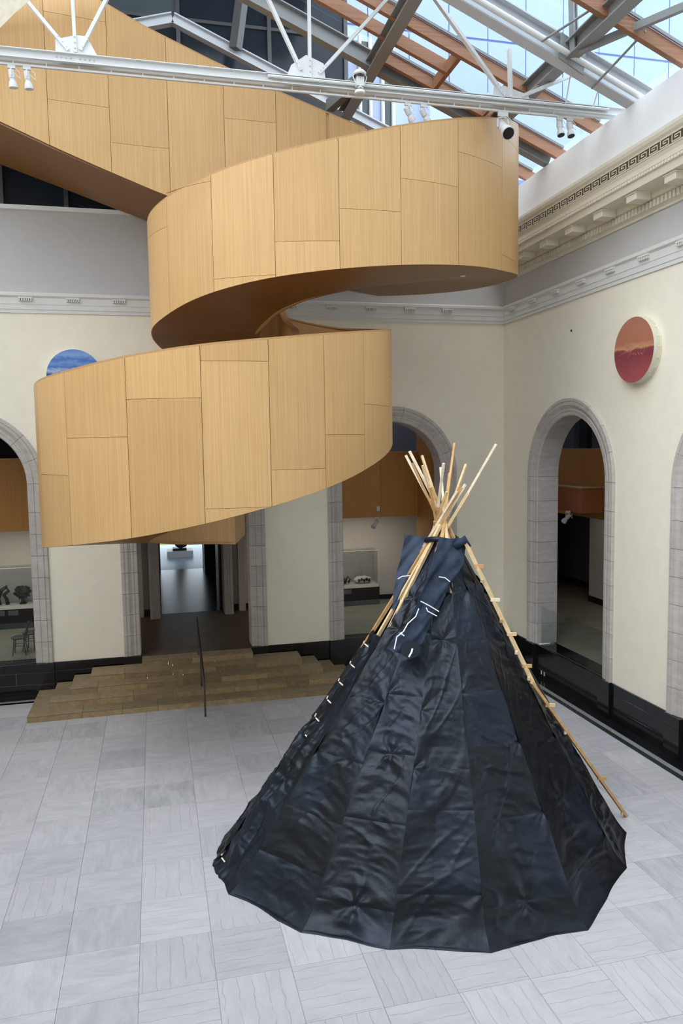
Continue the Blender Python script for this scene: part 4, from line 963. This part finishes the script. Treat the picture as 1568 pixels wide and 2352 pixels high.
    # smoke flaps either side of the smoke hole, given by their two long edges in metres
    def flap(name,left,right,mat,seed):
        n=34
        def at(pl,t):
            q=t*(len(pl)-1); j=min(int(q),len(pl)-2); f=q-j; return Vector(pl[j]).lerp(Vector(pl[j+1]),f)
        front=[];back=[]
        for r in range(n+1):
            t=r/n; a=at(left,t); b=at(right,t); f=[];g_=[]
            for c in range(17):
                u=c/16; p=a.lerp(b,u)
                dsp=.05*math.sin(u*7+t*4+seed)*(.4+.6*t*(1-t)*4)+.03*math.sin(u*3-t*9+seed)+.02*math.sin(u*15+t*23)
                f.append(p+Vector((0,-.06-dsp*.8,0))); g_.append(p+Vector((0,-.045-dsp*.8,0)))
            front.append(f); back.append(g_)
        mb=MB().grid(front).grid(back)
        for r in (0,n):
            for c in range(16): mb.add([front[r][c],front[r][c+1],back[r][c+1],back[r][c]],[(0,1,2,3)])
        for c in (0,16):
            for r in range(n): mb.add([front[r][c],front[r+1][c],back[r+1][c],back[r][c]],[(0,1,2,3)])
        return A(mb.build(name,mat,smooth=True,fix=False))
    def tape(pts,parent,w_=.009,lift=.125): adopt(MB().tube([(x,y-lift,z) for x,y,z in pts],w_,6).build('white_stitching',M['tape']),parent)
    fr=flap('smoke_flap',[(-5.398,-8.815,4.699),(-5.587,-9.023,4.363),(-5.771,-9.209,4.063),(-5.979,-9.395,3.763),(-6.222,-9.559,3.499),(-6.396,-9.636,3.374),(-6.524,-9.721,3.237)],[(-4.922,-8.827,4.679),(-5.067,-9.031,4.351),(-5.335,-9.204,4.070),(-5.575,-9.395,3.763),(-5.803,-9.554,3.507),(-5.995,-9.702,3.268),(-6.190,-9.794,3.119)],M['denim'],1)
    for p in ([(-5.542,-9.148,4.161),(-5.446,-9.159,4.144),(-5.382,-9.195,4.085)],[(-5.911,-9.342,3.848),(-5.782,-9.387,3.775),(-5.655,-9.440,3.691)],[(-5.842,-9.400,3.755),(-5.832,-9.430,3.707),(-5.704,-9.475,3.635)],[(-5.961,-9.403,3.750),(-6.032,-9.466,3.649),(-6.173,-9.518,3.565),(-6.262,-9.578,3.467),(-6.376,-9.616,3.406),(-6.447,-9.711,3.254)],[(-6.319,-9.587,3.454),(-6.261,-9.614,3.410)]): tape(p,fr)
    pc=Vector((-6.206,-9.724-.13,3.232)); e1=Vector((.146,-.007,-.01)); e2=Vector((-.024,-.068,-.11))
    bp=adopt(MB().prism([pc+e1*math.cos(t)+e2*math.sin(t) for t in [2*math.pi*k/18 for k in range(18)]],(0,.02,0)).build('black_patch',M['satin_dark']),fr); tape([(-6.182,-9.715,3.247),(-6.205,-9.742,3.204),(-6.258,-9.777,3.146)],bp,.014,.15)
    fl=flap('smoke_flap',[(-5.760,-8.202,4.709),(-5.839,-8.319,4.403),(-5.956,-8.441,4.083),(-6.051,-8.545,3.808),(-6.118,-8.634,3.574)],[(-5.183,-8.233,4.629),(-5.358,-8.328,4.380),(-5.563,-8.428,4.116),(-5.764,-8.526,3.858),(-5.970,-8.627,3.591)],M['denim_pale'],2.5)
    for p in ([(-5.977,-8.458,4.037),(-5.898,-8.444,4.073),(-5.711,-8.443,4.077)],[(-5.997,-8.602,3.659),(-5.967,-8.577,3.723)],[(-6.022,-8.609,3.641),(-5.966,-8.617,3.617)]): tape(p,fl)
    # collar band and the peak behind the poles
    ring=[(TOPC.x-.06+.25*math.cos(t),TOPC.y+.25*math.sin(t),4.64+.03*math.sin(2*t)) for t in [2*math.pi*k/20 for k in range(21)]]
    A(MB().tube(ring,.045,8).build('collar_band',M['satin_dark'],smooth=True))
    A(MB().prism([(-5.096,-8.25,4.941),(-4.88,-8.25,4.581),(-4.72,-8.35,4.6),(-4.887,-8.6,4.537),(-5.15,-8.5,4.551),(-5.232,-8.4,4.629)],(0,.02,0)).build('collar_peak',M['denim']))
    tp=Vector((-5.01,-9.0,4.675)); A(MB().tube([tp+Vector((-.16,0,-.10)),tp,tp+Vector((.07,0,-.12))],[.05,.075,.05],8).build('flap_pocket',M['denim'],smooth=True))
    # outer smoke flap pole: two lengths of lumber with cleats
    foot=Vector((-2.352,-9.46,.02)); tipp=Vector((-5.024,-9.0,4.704)); kink=Vector((-4.2,-9.8,2.48))
    mb=MB(); mb.beam(foot,kink+(kink-foot)*.03,.055,.045,mi=0); mb.beam(kink,tipp,.05,.05,mi=1)
    sp=A(mb.build('flap_pole',[M['lumber'][1],M['lumber'][0]]))
    for base,d,ts in ((kink,tipp-kink,(.05,.13,.22,.34,.43,.57,.70,.80)),(foot,kink-foot,(.02,.30,.66,.86))):
        for j,t in enumerate(ts):
            c=base+d*t; s=1 if j%2 else -1; adopt(MB().beam(c+Vector((-.05,0,.02))*1,c+Vector((.07*s+.02,-.03,.015)),.035,.05).build('cleat',M['lumber'][j%3]),sp)
tipi()

# ------------------------------------------------------------------ near opening of the court the camera looks through
def near():
    # arched opening in the near wall; only its stone edge shows at the top left corner
    yN0,yN1=-19.0,-18.6; cx_,cz,R=-8.78,5.835,1.6
    root=empty('wall_front'); tag(root,kind='structure'); P=lambda a,d,z:(a,d,z)
    mb=MB()
    for d in (yN0,yN1):
        n=40; pts=[(cx_-R*math.cos(math.pi*k/n),cz+R*math.sin(math.pi*k/n)) for k in range(n+1)]
        mb.add([P(-18.2,d,0),P(cx_-R,d,0),P(cx_-R,d,13),P(-18.2,d,13)],[(0,1,2,3)]); mb.add([P(cx_+R,d,0),P(.6,d,0),P(.6,d,13),P(cx_+R,d,13)],[(0,1,2,3)])
        mb.add([P(cx_-R,d,0),P(cx_+R,d,0),P(cx_+R,d,4.2),P(cx_-R,d,4.2)],[(0,1,2,3)])
        for k in range(n): (a0,z0),(a1,z1)=pts[k],pts[k+1]; mb.add([P(a0,d,z0),P(a1,d,z1),P(a1,d,13),P(a0,d,13)],[(0,1,2,3)])
    o=mb.build('wall_face',M['cream'],root,fix=False)
    s=MB(); n=40; pr=[(0,0),(.12,-.02),(.16,-.05),(.16,.4),(0,.4)]
    fr=[]
    for k in range(n+1):
        a=math.pi*k/n; fr.append(((cx_+R*math.cos(a),yN0,cz+R*math.sin(a)),(math.cos(a),0,math.sin(a)),(0,1,0)))
    profile_block(s,pr,fr); s.build('arch_moulding',M['stone_warm'],root,auto=40)
    for sg in (-1,1): profile_block(s2:=MB(),pr,[((cx_+sg*R,yN0,4.2),(sg,0,0),(0,1,0)),((cx_+sg*R,yN0,cz),(sg,0,0),(0,1,0))]); s2.build('jamb_moulding',M['stone_warm'],root)
near()
# ------------------------------------------------------------------ lamps of the galleries and added upper-level fill
def area(name,loc,size,power,color=(1,.88,.72),rot=(0,0,0)):
    l=bpy.data.lights.new(name,'AREA'); l.shape='RECTANGLE'; l.size,l.size_y=size; l.energy=power; l.color=color
    o=bpy.data.objects.new(name,l); COL.objects.link(o); o.location=loc; o.rotation_euler=rot
area('gallery_light_back',(-3.4,3.4,3.9),(3,.3),28); area('gallery_light_left',(-13.8,3.4,3.9),(3,.3),28); area('gallery_light_right',(3.6,-.5,3.9),(.3,5),6); area('upper_fill_back',(-4,6,9.3),(8,1),130,(.75,.82,1)); area('upper_fill_right',(5.5,0,9.3),(1,8),130,(.75,.82,1))  # upper pair is cool fill added to brighten the upper level
